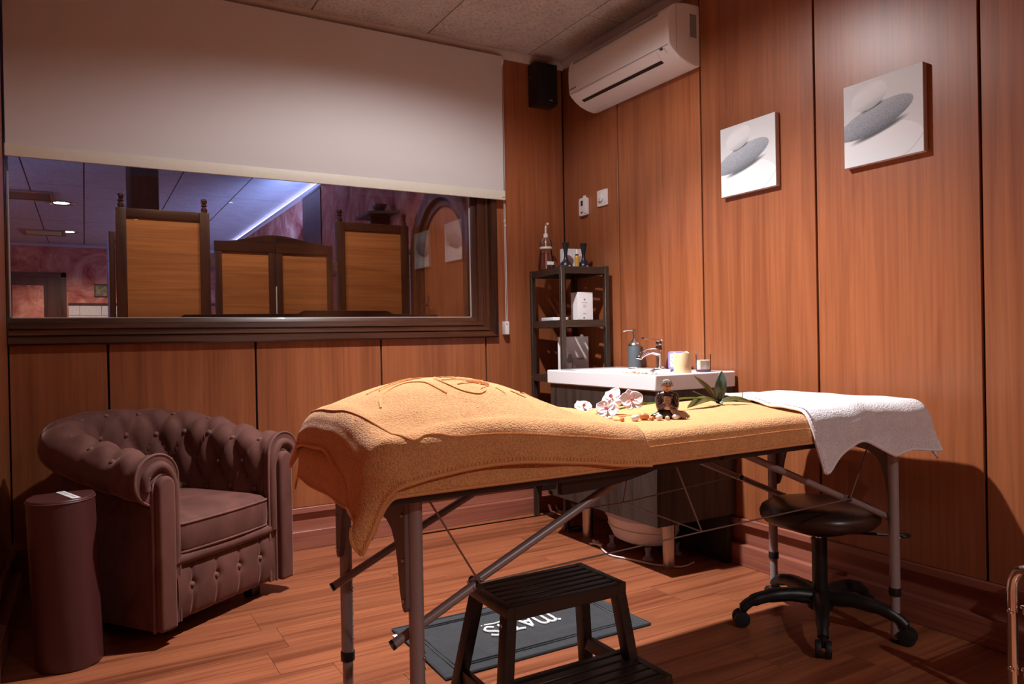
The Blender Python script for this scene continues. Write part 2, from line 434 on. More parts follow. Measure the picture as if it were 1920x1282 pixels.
for sd, m in (('b', M['frame']), ('r', M['frame_z']), ('t', M['frame']), ('l', M['frame_z'])):
    ob('frame_rail', rail(sd), m, win, smooth=True)
ob('glazing_bead', join(P_box(WX0, WX1, 0.012, 0.020, WZ0, WZ0+0.004), P_box(WX1-0.004, WX1, 0.012, 0.020, WZ0, WZ1), P_box(WX0, WX0+0.004, 0.012, 0.020, WZ0, WZ1)), M['cream'], win)
ob('pane', P_box(WX0+0.001, WX1-0.001, 0.030, 0.0305, WZ0+0.001, WZ1-0.001), M['glass'], win)
# ------------------------------------------------------------------ roller blind

bl = thing('roller_blind', 'off white roller blind half lowered over the interior window', 'blind', (-1.586, -0.05, 1.772))
def L(part): return xf(part, (1.586, 0.05, -1.772))
ob('blind_fabric', L(P_box(-2.735, -0.440, -0.0525, -0.0515, 1.82, 2.572)), M['blind'], bl)
ob('bottom_bar', L(P_box(-2.738, -0.432, -0.060, -0.045, 1.772, 1.824)), M['blind_bar'], bl, bevel=0.004)
ob('maker_mark', L(P_box(-0.452, -0.438, -0.0608, -0.0600, 1.784, 1.7875)), M['dark_print'], bl)
ob('roller', L(P_cyl((-2.74, -0.026, 2.552), (-0.44, -0.026, 2.552), 0.022, 20)), M['blind'], bl, smooth=True)
ob('end_bracket', L(P_cyl((-0.440, -0.026, 2.550), (-0.424, -0.026, 2.550), 0.025, 20)), M['white_plastic'], bl, smooth=True)
ch = thing('blind_chain', 'white beaded pull chain hanging at the right edge of the blind', 'chain', (-0.43, -0.02, 1.03))
def chain_strand(x, y, z0, z1):
    return P_cyl((x, y, z0), (x, y, z1), 0.0017, 8)
ob('strand', xf(chain_strand(-0.430, -0.036, 1.10, 2.53), (0.43, 0.02, -1.03)), M['white_plastic'], ch, smooth=True)
ob('strand', xf(chain_strand(-0.419, -0.030, 1.10, 2.53), (0.43, 0.02, -1.03)), M['white_plastic'], ch, smooth=True)
for x, y, z in ((-0.430, -0.036, 1.66), (-0.419, -0.030, 1.635)):
    ob('connector_bead', xf(P_ell((x, y, z), (0.004, 0.004, 0.006), 10, 8), (0.43, 0.02, -1.03)), M['white_plastic'], ch, smooth=True)
cl = ob('chain_tensioner', xf(P_box(-0.438, -0.412, -0.040, -0.001, 1.025, 1.098), (0.43, 0.02, -1.03)), M['white_plastic'], ch, bevel=0.003)
ob('screw_hole', xf(P_cyl((-0.428, -0.0405, 1.083), (-0.428, -0.0395, 1.083), 0.005, 10), (0.43, 0.02, -1.03)), M['grey_print'], cl)
# ------------------------------------------------------------------ recessed lamps of this room
M['lamp_glow'] = emit('lamp_glow', (1.0, 0.86, 0.7), 18.0)
def downlight(x, y, label, z=ZC, mat=None, r=0.045):
    d = thing('recessed_downlight', label, 'ceiling light', (x, y, z), 0, 'recessed downlights')
    ob('trim_ring', P_lathe([(r, 0.0), (r+0.012, -0.002), (r+0.016, -0.008), (r+0.002, -0.012), (r-0.004, -0.004)], 24), M['steel'], d, smooth=True)
    ob('lamp', P_lathe([(0.001, 0.004), (r-0.008, 0.002), (r-0.006, -0.003), (0.001, -0.006)], 24), mat or M['lamp_glow'], d, smooth=True)
    return d
for hx in (-2.0, -1.3): spot('hall_front_light', (hx, 0.45, 2.56), 26, 150, 0.6, 0.05, (1.0, 0.80, 0.60))
downlight(LAMP_A[0], LAMP_A[1], 'round recessed ceiling downlight above the washbasin side of the massage table')
downlight(LAMP_B[0], LAMP_B[1], 'round recessed ceiling downlight in the middle of the room behind the viewer')
downlight(-1.877, -6.86, 'round recessed ceiling downlight at the far rear end of the room')

# ------------------------------------------------------------------ hall beyond the window
def stucco_mat():
    t = NT('red_stucco')
    n1 = t.n('ShaderNodeTexNoise', i_Detail=5.0, i_Roughness=0.65, i_Distortion=2.2); t.l(t.coords((2.2,)*3, False), n1.inputs['Vector']); n1.inputs['Scale'].default_value = 1
    n2 = t.n('ShaderNodeTexNoise', i_Detail=4.0); t.l(t.coords((30,)*3, False), n2.inputs['Vector']); n2.inputs['Scale'].default_value = 1
    c = t.ramp(n1.outputs[0], [(0.32, (0.30, 0.055, 0.04)), (0.5, (0.52, 0.17, 0.11)), (0.68, (0.68, 0.36, 0.24))])
    t.l(c, t.b.inputs['Base Color']); t.set(Roughness=0.8); t.bump(n2.outputs[0], 0.5, 0.01); return t.m
M['stucco'] = stucco_mat()
M['hall_tile'] = plain('hall_dado_tile', (0.62, 0.55, 0.47), 0.45, 0, 0.08, 30)
M['hall_ceiling'] = tile_mat()
M['dark_floor'] = wood('hall_floor', (0.10, 0.04, 0.02), (0.18, 0.07, 0.035), 'y', 0.4, 8)
HX0, HX1, HY1, HZ = -6.0, -0.43, 9.75, 2.6
struct(ob('floor_hall', P_box(HX0, HX1+0.4, 0.10, HY1+0.1, -0.06, 0.0), M['dark_floor']))
hc = struct(ob('ceiling_hall', P_box(HX0, HX1+0.4, 0.10, HY1+0.1, HZ+0.014, HZ+0.08), M['groove']))
for i, a in enumerate([-0.43, -1.04, -1.65, -2.04, -2.45, -2.92, -3.53, -4.14, -4.75, -5.36]):
    b = [-1.04, -1.65, -2.04, -2.45, -2.92, -3.53, -4.14, -4.75, -5.36, -6.0][i]
    for y0 in [0.10, 2.5, 4.9, 7.3]:
        ob('ceiling_tile', P_box(b+0.006, a-0.006, y0+0.006, min(y0+2.4, HY1)-0.006, HZ, HZ+0.014), M['hall_ceiling'], hc)
struct(ob('wall_hall_far', P_box(HX0, HX1+0.4, HY1, HY1+0.1, 0, HZ), M['stucco']))
struct(ob('wall_hall_left', P_box(HX0-0.1, HX0, 0.1, HY1, 0, HZ), M['stucco']))
whr = struct(ob('wall_hall_right', P_box(HX1, HX1+0.1, 0.102, HY1, 0, HZ), M['stucco']))
struct(ob('wall_hall_near', P_box(HX0, XL-0.1, 0.012, 0.10, 0, HZ), M['panel']))
struct(ob('trim_9', P_box(HX0, HX1, HY1-0.03, HY1, HZ-0.05, HZ), M['cream']))
M['led'] = emit('blue_led', (0.42, 0.50, 1.0), 5.0)
struct(ob('trim_10', P_box(HX1-0.035, HX1, 0.11, HY1-0.03, HZ-0.07, HZ-0.035), M['cream']))
tag(ob('led_strip', P_box(HX1-0.034, HX1-0.004, 0.2, HY1-0.05, HZ-0.035, HZ-0.022), M['led']), 'glowing blue light strip along the cornice of the hall', 'light strip')
# pilasters of the hall
struct(ob('trim_11', P_box(HX1-0.012, HX1, 3.60, 4.28, 0, HZ-0.07), M['frame_z']))
pl = thing('timber_post', 'square timber post standing in the hall behind the tall left screen panel', 'post', (-2.03, 3.06, 0))
ob('shaft', P_box(-0.10, 0.10, -0.08, 0.08, 0, HZ), M['frame_z'], pl, bevel=0.004)
ob('side_board', P_box(-0.135, -0.102, -0.06, 0.06, 0, HZ), M['plate'], pl)
# far door, picture, dado
d2 = struct(bpy.data.objects.new('door_2', None)); COL.objects.link(d2); d2.location = (-3.1, HY1, 0)
ob('door_frame', join(P_box(-0.47, -0.40, -0.05, -0.001, 0, 2.15), P_box(0.33, 0.40, -0.05, -0.001, 0, 2.15), P_box(-0.47, 0.40, -0.05, -0.001, 2.08, 2.15)), M['frame_z'], d2)
ob('door_leaf', P_box(-0.40, 0.33, -0.03, -0.001, 0, 2.08), M['frame_z'], d2)
ob('door_panel', P_box(-0.30, 0.10, -0.04, -0.03, 0.9, 1.95), M['stucco'], d2, bevel=0.005)
dd = struct(ob('trim_12', P_box(-2.68, HX1, HY1-0.03, HY1, 1.655, 1.685), M['frame']))
k = 0
for iz in range(6):
    for ix in range(4):
        x0 = -2.68 + ix*0.30 + (0.15 if iz % 2 else 0) - 0.15
        a, b = max(-2.68, x0), x0 + 0.30
        ob('tile', P_box(a+0.004, b-0.004, -0.012, 0, -0.16-iz*0.16+0.004, -iz*0.16-0.004), M['hall_tile'], dd, loc=(0, HY1, 1.65))
pf = thing('small_picture', 'small dark framed picture on the hall far wall', 'picture', (-2.23, HY1, 1.885))
ob('picture_frame', join(P_box(-0.095, 0.095, -0.02, 0, 0.085, 0.10), P_box(-0.095, 0.095, -0.02, 0, -0.10, -0.085), P_box(-0.095, -0.08, -0.02, 0, -0.085, 0.085), P_box(0.08, 0.095, -0.02, 0, -0.085, 0.085)), M['frame'], pf)
ob('print', P_box(-0.08, 0.08, -0.008, 0, -0.085, 0.085), plain('ochre_print', (0.25, 0.2, 0.08), 0.5, 0, 0.5, 25), pf)
# hall ceiling lights and grilles
M['hall_glow'] = emit('hall_lamp_glow', (1.0, 0.98, 1.0), 14.0)
for x, y in ((-2.667, 5.945), (-2.64, 8.3)):
    d = downlight(x, y, 'bright round downlight in the hall ceiling, %s' % ('nearer the window' if y < 7 else 'nearer the far wall'), HZ, M['hall_glow'], 0.12)
    spot('hall_downlight_light', (x, y, HZ-0.03), 130, 150, 0.5, 0.08, (1.0, 0.82, 0.66))
for x, y in ((-2.98, 5.56), (-2.93, 8.45)):
    g = thing('ceiling_grille', 'square dark air grille in the hall ceiling, %s' % ('nearer the window' if y < 7 else 'nearer the far wall'), 'vent', (x, y, HZ), 0, 'hall ceiling grilles')
    ob('grille_frame', join(P_box(-0.26, 0.26, -0.26, -0.22, -0.02, 0), P_box(-0.26, 0.26, 0.22, 0.26, -0.02, 0), P_box(-0.26, -0.22, -0.22, 0.22, -0.02, 0), P_box(0.22, 0.26, -0.22, 0.22, -0.02, 0)), M['steel'], g)
    ob('grille_back', P_box(-0.22, 0.22, -0.22, 0.22, -0.004, 0), M['black_plastic'], g)
    sl = make_mesh('slat', xf(P_box(-0.21, 0.21, -0.002, 0.002, -0.018, 0.0), (0, 0, 0), (0.6, 0, 0)))
    sl.materials.append(M['steel'])
    for q in range(7): ob('slat', sl, None, g, loc=(0, -0.18+0.06*q, -0.002))
# arched hall door in the right hall wall
d1 = struct(bpy.data.objects.new('door_1', None)); COL.objects.link(d1); d1.location = (HX1, 0.71, 0)
def arch(ro, spring, nn=20):
    return [(-ro, 0)] + [(-ro*math.cos(PI*i/nn), spring + ro*math.sin(PI*i/nn)) for i in range(nn+1)] + [(ro, 0)]
def arch_ring(ro, ri, spring, t0, t1, nn=20):
    o, i_ = arch(ro, spring, nn), arch(ri, spring, nn); n = len(o); v = []; f = []
    for t in (t0, t1):
        v += [(t, a, b) for a, b in o] + [(t, a, b) for a, b in i_]
    for k in range(n-1):
        f += [(k, k+1, n+k+1, n+k), (2*n+k, 3*n+k, 3*n+k+1, 2*n+k+1), (k, 2*n+k, 2*n+k+1, k+1), (n+k, n+k+1, 3*n+k+1, 3*n+k)]
    f += [(0, n, 3*n, 2*n), (n-1, 3*n-1, 4*n-1, 2*n-1)]
    return v, f
ob('arch_frame', arch_ring(0.46, 0.36, 1.55, -0.075, -0.001), M['frame_z'], d1, bevel=0.006)
ob('arch_moulding', arch_ring(0.36, 0.31, 1.55, -0.045, -0.001), M['frame_z'], d1, bevel=0.004)
ob('door_leaf', P_prism(arch(0.31, 1.55), 'x', -0.03, -0.001), M['panel'], d1)
hd = ob('door_handle', join(P_box(-0.038, -0.03, 0.235, 0.265, 1.12, 1.30), P_tube([(-0.034, 0.25, 1.24), (-0.075, 0.25, 1.24), (-0.08, 0.24, 1.24), (-0.08, 0.14, 1.24)], 0.008, 8)), M['steel'], d1, smooth=True)
cap = struct(ob('trim_13', P_box(HX1-0.03, HX1, 1.18, 3.59, 1.62, 1.645), M['frame_z']))
tl = make_mesh('tile', P_box(-0.012, 0, 0.003, 0.097, 0.003, 0.077), 0.002, 1); tl.materials.append(M['hall_tile'])
for iz in range(9):
    for iy in range(5):
        ob('tile', tl, None, cap, loc=(HX1, 1.185+0.1*iy, 1.54-0.08*iz))
# corner wall shelf with a glass bowl, hall
ws = thing('wall_shelf', 'small wooden wall shelf high on the purple hall wall', 'shelf', (HX1, 1.75, 1.95))
ob('shelf_board', P_prism([(0, -0.22), (0, 0.22), (-0.20, 0.22), (-0.20, -0.10)], 'z', 0, 0.02), M['frame'], ws)
ob('bracket', P_box(-0.15, 0, -0.01, 0.01, -0.08, 0), M['frame'], ws)
tag(ob('glass_bowl', P_lathe([(0.02, 0), (0.025, 0.004), (0.05, 0.03), (0.062, 0.06), (0.058, 0.06), (0.045, 0.03), (0.001, 0.008)], 20, (HX1-0.10, 1.70, 1.971)), M['steel'], smooth=True), 'small shiny bowl on the high hall shelf', 'bowl')
# ------------------------------------------------------------------ folding screen in the hall
fs = thing('folding_screen', 'four leaf wooden folding screen with tall ends and dark frame in the hall', 'folding screen', (-1.41, 1.2, 0))
def S(part): return xf(part, (1.41, 0, 0))
def finial(x, z, y=0): return P_lathe([(0.018, 0), (0.02, 0.02), (0.012, 0.03), (0.010, 0.036), (0.02, 0.042), (0.012, 0.05), (0.016, 0.058), (0.02, 0.07), (0.014, 0.082), (0.001, 0.086)], 14, (x, y, z))
def tall_leaf(x0, x1):
    for x in (x0, x1):
        ob('post', S(P_box(x-0.028, x+0.028, -0.022, 0.022, 0.05, 1.80)), M['frame_z'], fs, bevel=0.004)
        ob('finial', S(finial(x, 1.80)), M['frame_z'], fs, smooth=True)
    ob('top_rail', S(P_box(x0+0.028, x1-0.028, -0.015, 0.015, 1.745, 1.80)), M['frame'], fs, bevel=0.004)
    ob('bottom_rail', S(P_box(x0+0.028, x1-0.028, -0.015, 0.015, 0.15, 0.21)), M['frame'], fs, bevel=0.004)
    ob('veneer_panel', S(P_box(x0+0.026, x1-0.026, -0.005, 0.005, 0.20, 1.75)), M['screen_panel'], fs)
tall_leaf(-2.28, -1.83); tall_leaf(-0.99, -0.535)
def low_leaf(x0, x1, rise):
    n = 14; top = []
    for i in range(n+1):
        t = i/n; u = t if rise > 0 else 1-t
        top.append((x0+(x1-x0)*t, 1.635 + 0.05*sstep(0.1, 1.0, u)))
    ob('top_rail', S(P_prism([(x0, 1.575), (x1, 1.575)] + list(reversed(top)), 'y', -0.018, 0.018)), M['frame'], fs)
    for x in (x0+0.02, x1-0.02):
        ob('post', S(P_box(x-0.02, x+0.02, -0.016, 0.016, 0.05, 1.58)), M['frame_z'], fs, bevel=0.003)
    ob('bottom_rail', S(P_box(x0+0.04, x1-0.04, -0.014, 0.014, 0.15, 0.21)), M['frame'], fs)
    ob('veneer_panel', S(P_box(x0+0.038, x1-0.038, -0.005, 0.005, 0.20, 1.58)), M['screen_panel'], fs)
low_leaf(-1.775, -1.415, 1); low_leaf(-1.41, -1.045, -1)
for x, z in ((-1.79, 1.50), (-1.03, 1.50), (-1.79, 0.6), (-1.03, 0.6)):
    ob('hinge', S(P_box(x-0.012, x+0.012, -0.026, -0.019, z-0.03, z+0.03)), M['steel'], fs)
ob('latch_strip', S(P_box(-1.416, -1.409, -0.022, -0.018, 1.15, 1.36)), M['white_plastic'], fs)
ob('post', S(P_box(-2.345, -2.312, -0.01, 0.40, 0.05, 1.66)), M['frame_z'], fs, bevel=0.004)
# hall bench right behind the window
bn = thing('hall_bench', 'dark wooden bench back showing its moulded top edge just behind the glass', 'bench', (-1.4, 0.22, 0))
bp = [(-0.67, 0.42), (0.65, 0.42), (0.68, 1.10), (0.66, 1.146), (0.40, 1.148), (0.36, 1.166), (-0.09, 1.167), (-0.12, 1.150), (-0.66, 1.146), (-0.68, 1.13)]
ob('bench_back', P_prism(bp, 'y', -0.015, 0.015), M['frame'], bn, bevel=0.004)
ob('bench_seat', P_box(-0.68, 0.68, 0.0, 0.42, 0.40, 0.43), M['frame'], bn, bevel=0.005)
for x in (-0.64, 0.64):
    for yv in (0.01, 0.39): ob('leg', P_box(x-0.025, x+0.025, yv-0.02, yv+0.02, 0, 0.40), M['frame_z'], bn)
# ------------------------------------------------------------------ air conditioner
ac = thing('air_conditioner', 'white wall mounted air conditioner unit high beside the ceiling', 'air conditioner', (0, -0.736, 2.23))
prof = [(0, 0.005), (-0.03, 0.0), (-0.075, 0.008), (-0.115, 0.022), (-0.150, 0.043), (-0.176, 0.066), (-0.186, 0.078), (-0.189, 0.095), (-0.192, 0.15), (-0.191, 0.20), (-0.186, 0.232), (-0.174, 0.252), (-0.15, 0.266), (-0.10, 0.278), (-0.04, 0.282), (0, 0.282)]
ob('casing', P_prism(prof, 'y', -0.394, 0.394), M['white_plastic'], ac, bevel=0.006, segs=3)
def on_prof(t):  # point along the lower front curve
    a = prof[2:7]; i = min(int(t*4), 3); u = t*4 - i
    return (a[i][0]+(a[i+1][0]-a[i][0])*u, a[i][1]+(a[i+1][1]-a[i][1])*u)
def flap(t0, t1, ya, yb, off, n=8, th=0.003):
    v = []; f = []
    for k in range(n+1):
        x, z = on_prof(t0+(t1-t0)*k/n)
        for yv in (ya, yb):
            v.append((x-off*0.6, yv, z-off*0.8)); v.append((x-(off+th)*0.6, yv, z-(off+th)*0.8))
    for k in range(n):
        a = 4*k
        f += [(a, a+4, a+6, a+2), (a+1, a+3, a+7, a+5), (a, a+1, a+5, a+4), (a+2, a+6, a+7, a+3)]
    f += [(0, 2, 3, 1), (4*n, 4*n+1, 4*n+3, 4*n+2)]
    return v, f
ob('louvre_flap', flap(0.50, 0.93, -0.30, 0.345, 0.0), M['white_plastic'], ac, bevel=0.001, segs=1)
ob('air_slot', flap(0.36, 0.47, -0.295, 0.335, -0.0015, th=0.0025), M['black_plastic'], ac)
ob('panel_seam', P_box(-0.1875, -0.180, -0.385, 0.385, 0.0775, 0.0795), M['grey_print'], ac)
ob('top_intake', P_prism([(-0.184, 0.238), (-0.188, 0.226), (-0.190, 0.228), (-0.186, 0.241)], 'y', -0.32, 0.35), M['grey_print'], ac)
ob('display', flap(0.80, 0.97, -0.345, -0.325, 0.0004, th=0.0008), M['dark_print'], ac)
for q in range(4):
    ob('indicator', flap(0.80-0.06*q, 0.82-0.06*q, -0.356, -0.349, 0.0004, th=0.0006), M['grey_print'], ac)
text_mesh('brand_mark', 'DAIKIN', 0.014, M['dark_print'], ac, (-0.1905, 0.355, 0.100), (R(90), 0, R(-90)), sx=1.3)
ob('rating_label', P_box(-0.062, -0.022, -0.3955, -0.3938, 0.13, 0.235), M['grey_print'], ac)
ob('side_seam', P_box(-0.145, -0.143, -0.3948, -0.3938, 0.06, 0.262), M['grey_print'], ac)
ob('pipe_cover', P_box(-0.10, 0, 0.394, 0.424, 0.23, 0.30), M['black_plastic'], ac, bevel=0.004)
tag(ob('power_cable', P_tube(smooth_path([(-0.05, -0.30, 2.50), (-0.06, -0.295, 2.44), (-0.035, -0.295, 2.36), (-0.012, -0.30, 2.30)], 5), 0.006, 8), M['black_plastic'], smooth=True), 'black cable dropping beside the left end of the air conditioner', 'cable')
# ------------------------------------------------------------------ loudspeaker
sp = thing('loudspeaker', 'small black box loudspeaker high in the corner next to the air conditioner', 'loudspeaker', (-0.165, -0.05, 2.332))
ob('cabinet', P_box(-0.070, 0.070, -0.038, 0.050, 0, 0.236), M['black_plastic'], sp, bevel=0.004)
ob('front_grille', P_box(-0.066, 0.066, -0.050, -0.038, 0.006, 0.230), plain('speaker_cloth', (0.008, 0.008, 0.009), 0.9, bump=0.3, scale=500), sp, bevel=0.003)
ob('badge', P_box(0.010, 0.032, -0.0508, -0.050, 0.020, 0.026), M['grey_print'], sp)
ob('side_screw', P_ell((-0.071, 0.02, 0.16), (0.003, 0.004, 0.004), 10, 8), M['steel'], sp, smooth=True)
# ------------------------------------------------------------------ canvas prints
def pebble_mat():
    t = NT('pebble_print')
    tc = t.n('ShaderNodeTexCoord'); sx = t.n('ShaderNodeSeparateXYZ'); t.l(tc.outputs['Object'], sx.inputs[0])
    # canvas local: u runs along -y (left to right as seen), v along z, both -0.15..0.15
    def math_(op, a, b=None, c=None):
        m = t.n('ShaderNodeMath', operation=op)
        for i, q in enumerate((a, b, c)):
            if q is None: continue
            if isinstance(q, (int, float)): m.inputs[i].default_value = q
            else: t.l(q, m.inputs[i])
        return m.outputs[0]
    u = math_('MULTIPLY', sx.outputs[1], -1/0.15); v = math_('MULTIPLY', sx.outputs[2], 1/0.15)
    def ellipse(cx, cy, rx, ry, ang, p=2.0):
        c, s = math.cos(R(ang)), math.sin(R(ang))
        du = math_('SUBTRACT', u, cx); dv = math_('SUBTRACT', v, cy)
        a = math_('DIVIDE', math_('ADD', math_('MULTIPLY', du, c), math_('MULTIPLY', dv, s)), rx)
        b = math_('DIVIDE', math_('SUBTRACT', math_('MULTIPLY', dv, c), math_('MULTIPLY', du, s)), ry)
        return math_('ADD', math_('MULTIPLY', a, a), math_('MULTIPLY', b, b)), b
    def soft(d, e0, e1):
        mr = t.n('ShaderNodeMapRange'); mr.interpolation_type = 'SMOOTHSTEP'
        mr.inputs[1].default_value = e0; mr.inputs[2].default_value = e1; mr.inputs[3].default_value = 1; mr.inputs[4].default_value = 0
        t.l(d, mr.inputs[0]); return mr.outputs[0]
    sp_ = t.n('ShaderNodeTexNoise', i_Detail=4.0, i_Roughness=0.8); t.l(t.coords((420,)*3), sp_.inputs['Vector']); sp_.inputs['Scale'].default_value = 1
    speck = t.ramp(sp_.outputs[0], [(0.35, (0.19, 0.21, 0.24)), (0.62, (0.60, 0.64, 0.70))])
    col = (0.80, 0.81, 0.82)
    d, b = ellipse(-0.15, -0.80, 1.22, 0.68, 7)
    col = t.mix(col, t.ramp(math_('MULTIPLY_ADD', b, 0.5, 0.5), [(0.1, (0.80, 0.85, 0.88)), (0.8, (0.93, 0.94, 0.95))]), soft(d, 0.96, 1.0))
    d, b = ellipse(0.55, -0.62, 0.60, 0.30, 38)     # thin dark rim at the lower right
    rim = math_('MULTIPLY', soft(math_('ABSOLUTE', math_('SUBTRACT', d, 1.0)), 0.0, 0.05), soft(math_('MULTIPLY', b, 1.0), -0.95, -0.55))
    col = t.mix(col, (0.25, 0.26, 0.27), rim)
    d, b = ellipse(-0.08, -0.27, 0.74, 0.09, 15)     # dark contact line under the grey pebble
    col = t.mix(col, (0.16, 0.17, 0.19), soft(d, 0.2, 1.3))
    d, b = ellipse(-0.20, 0.03, 1.02, 0.32, 15)
    g = t.mix(speck, t.ramp(math_('MULTIPLY_ADD', b, 0.5, 0.5), [(0.0, (0.42,)*3), (0.35, (0.85,)*3), (0.9, (1.2,)*3)]), 1.0, 'MULTIPLY')
    col = t.mix(col, g, soft(d, 0.93, 1.0))
    d, b = ellipse(-0.24, 0.33, 0.36, 0.06, 15)
    col = t.mix(col, (0.08, 0.085, 0.09), soft(d, 0.1, 1.0))
    d, b = ellipse(-0.32, 0.60, 0.48, 0.31, 17)
    col = t.mix(col, t.ramp(math_('MULTIPLY_ADD', b, 0.5, 0.5), [(0.0, (0.50, 0.52, 0.54)), (0.35, (0.83, 0.85, 0.86)), (0.75, (0.92, 0.93, 0.94)), (1.0, (0.84,)*3)]), soft(d, 0.94, 1.0))
    col = t.mix(col, (0.80, 0.81, 0.825), 1.0, 'MULTIPLY')
    t.l(col, t.b.inputs['Base Color']); t.set(Roughness=0.75, Specular_IOR_Level=0.2); return t.m
M['pebbles'] = pebble_mat(); M['canvas_edge'] = plain('canvas_edge', (0.55, 0.42, 0.38), 0.8)
for y, lab in ((-1.418, 'square canvas print of stacked pebbles hanging nearer the air conditioner'), (-2.030, 'square canvas print of stacked pebbles hanging further from the air conditioner')):
    cv = thing('canvas_print', lab, 'picture', (0, y, 1.755), 0, 'pebble canvas prints')
    ob('stretcher', P_box(-0.0225, -0.0005, -0.150, 0.150, -0.150, 0.150), M['canvas_edge'], cv, bevel=0.002, segs=1)
    ob('print_face', P_box(-0.024, -0.0225, -0.149, 0.149, -0.149, 0.149), M['pebbles'], cv)
# ------------------------------------------------------------------ thermostat and switch
th = thing('wall_remote_holder', 'small white slotted holder on the wall left of the square switch', 'remote holder', (0, -0.212, 1.74))
ob('holder_body', P_prism(rrect(0.036, 0.050, 0.012), 'x', -0.020, -0.0005), M['white_plastic'], th, bevel=0.002)
ob('holder_lip', P_box(-0.026, -0.019, -0.036, -0.012, -0.040, 0.058), M['white_plastic'], th, bevel=0.002)
ob('slot', P_box(-0.0212, -0.020, -0.004, 0.014, 0.005, 0.034), M['black_plastic'], th)
ob('arrow_hole', P_prism([(0.014, -0.028), (0.014, -0.040), (-0.012, -0.028)], 'x', -0.0212, -0.020), M['black_plastic'], th)
sw = thing('wall_dimmer', 'square white wall switch plate with round dial', 'switch', (0, -0.381, 1.762))
ob('switch_plate', P_prism(rrect(0.044, 0.044, 0.006), 'x', -0.010, -0.0005), M['white_plastic'], sw, bevel=0.002)
dl = ob('dial', P_cyl((-0.022, 0.006, 0), (-0.010, 0.006, 0), 0.021, 24), M['white_plastic'], sw, bevel=0.002)
ob('pointer', P_box(-0.0228, -0.022, 0.004, 0.008, -0.019, -0.005), M['grey_print'], dl)
# ------------------------------------------------------------------ shelf unit
SR = R(-6)
sh = thing('shelf_unit', 'dark wooden open corner shelf unit with slatted shelves', 'shelf', (-0.168, -0.272, 0), SR)
sw2, sd2 = 0.132, 0.178
for a in (-1, 1):
    for b in (-1, 1):
        po = ob('post', P_box(a*sw2-0.0125, a*sw2+0.0125, b*sd2-0.0125, b*sd2+0.0125, 0, 1.378), M['wenge_z'], sh, bevel=0.0015, segs=1)
SHZ = [1.375, 1.094, 0.800, 0.500, 0.215]
slm = make_mesh('slat', P_box(-0.0135, 0.0135, -sd2+0.011, sd2-0.011, -0.012, 0), 0.0015, 1); slm.materials.append(M['wenge'])
for z in SHZ:
    for b in (-1, 1): ob('shelf_rail', P_box(-sw2+0.0125, sw2-0.0125, b*sd2-0.010, b*sd2+0.010, z-0.038, z-0.002), M['wenge'], sh)
    for a in (-1, 1): ob('shelf_rail', P_box(a*sw2-0.010, a*sw2+0.010, -sd2+0.0125, sd2-0.0125, z-0.038, z-0.002), M['wenge'], sh)
    for q in range(6): ob('slat', slm, None, sh, loc=(-0.1065+q*0.0426, 0, z))
for z in (1.36, 0.785, 0.2):
    for a, b in ((-1, -1), (-1, 1)): ob('screw', P_ell((a*sw2-0.0125, b*sd2, z), (0.0015, 0.003, 0.003), 8, 6), M['steel'], sh)
shm = Matrix.Translation((-0.168, -0.272, 0)) @ Matrix.Rotation(SR, 4, 'Z')
def onshelf(x, y, z): return tuple(shm @ Vector((x, y, z)))
# things on the top shelf
M['clear'] = glass_thin('clear_plastic', (0.97, 0.93, 0.94), 0.10, 0.08, 1.3)
M['liquid'] = plain('pink_liquid', (0.55, 0.35, 0.36), 0.1)
pb = thing('pump_bottle', 'tall clear pump bottle on the left of the top shelf', 'bottle', onshelf(-0.085, 0.095, 1.376))
ob('bottle_body', P_lathe([(0.001, 0), (0.043, 0.002), (0.045, 0.02), (0.040, 0.06), (0.034, 0.10), (0.033, 0.125), (0.0335, 0.15), (0.028, 0.168), (0.016, 0.18), (0.012, 0.185)], 24), M['clear'], pb, smooth=True)
ob('liquid', P_lathe([(0.001, 0.004), (0.040, 0.006), (0.042, 0.02), (0.037, 0.06), (0.032, 0.095), (0.001, 0.097)], 24), glass_thin('pink_liquid', (0.93, 0.84, 0.86), 0.03, 0.05, 1.2), pb, smooth=True)
ob('shoulder_band', P_lathe([(0.0338, 0.118), (0.0348, 0.12), (0.0348, 0.128), (0.0338, 0.13)], 24), M['white_plastic'], pb, smooth=True)
ob('label', P_prism([(-0.022, 0.028), (0.020, 0.028), (0.020, 0.046), (-0.022, 0.046)], 'y', -0.046, -0.0445), M['white_paper'], pb)
pm = ob('pump', join(P_cyl((0, 0, 0.182), (0, 0, 0.204), 0.013, 16), P_cyl((0, 0, 0.204), (0, 0, 0.235), 0.005, 10), P_tube([(0.0, 0, 0.235), (0.004, 0, 0.248), (0.0, -0.01, 0.256), (-0.004, -0.03, 0.256)], 0.006, 10)), M['white_plastic'], pb, smooth=True)
ob('dip_tube', P_cyl((0, 0, 0.01), (0, 0, 0.19), 0.003, 8), M['white_plastic'], pb)
M['navy'] = plain('navy_plastic', (0.008, 0.009, 0.022), 0.35); M['navy_b'] = plain('navy_bristle', (0.010, 0.010, 0.018), 0.9, bump=0.5, scale=400)
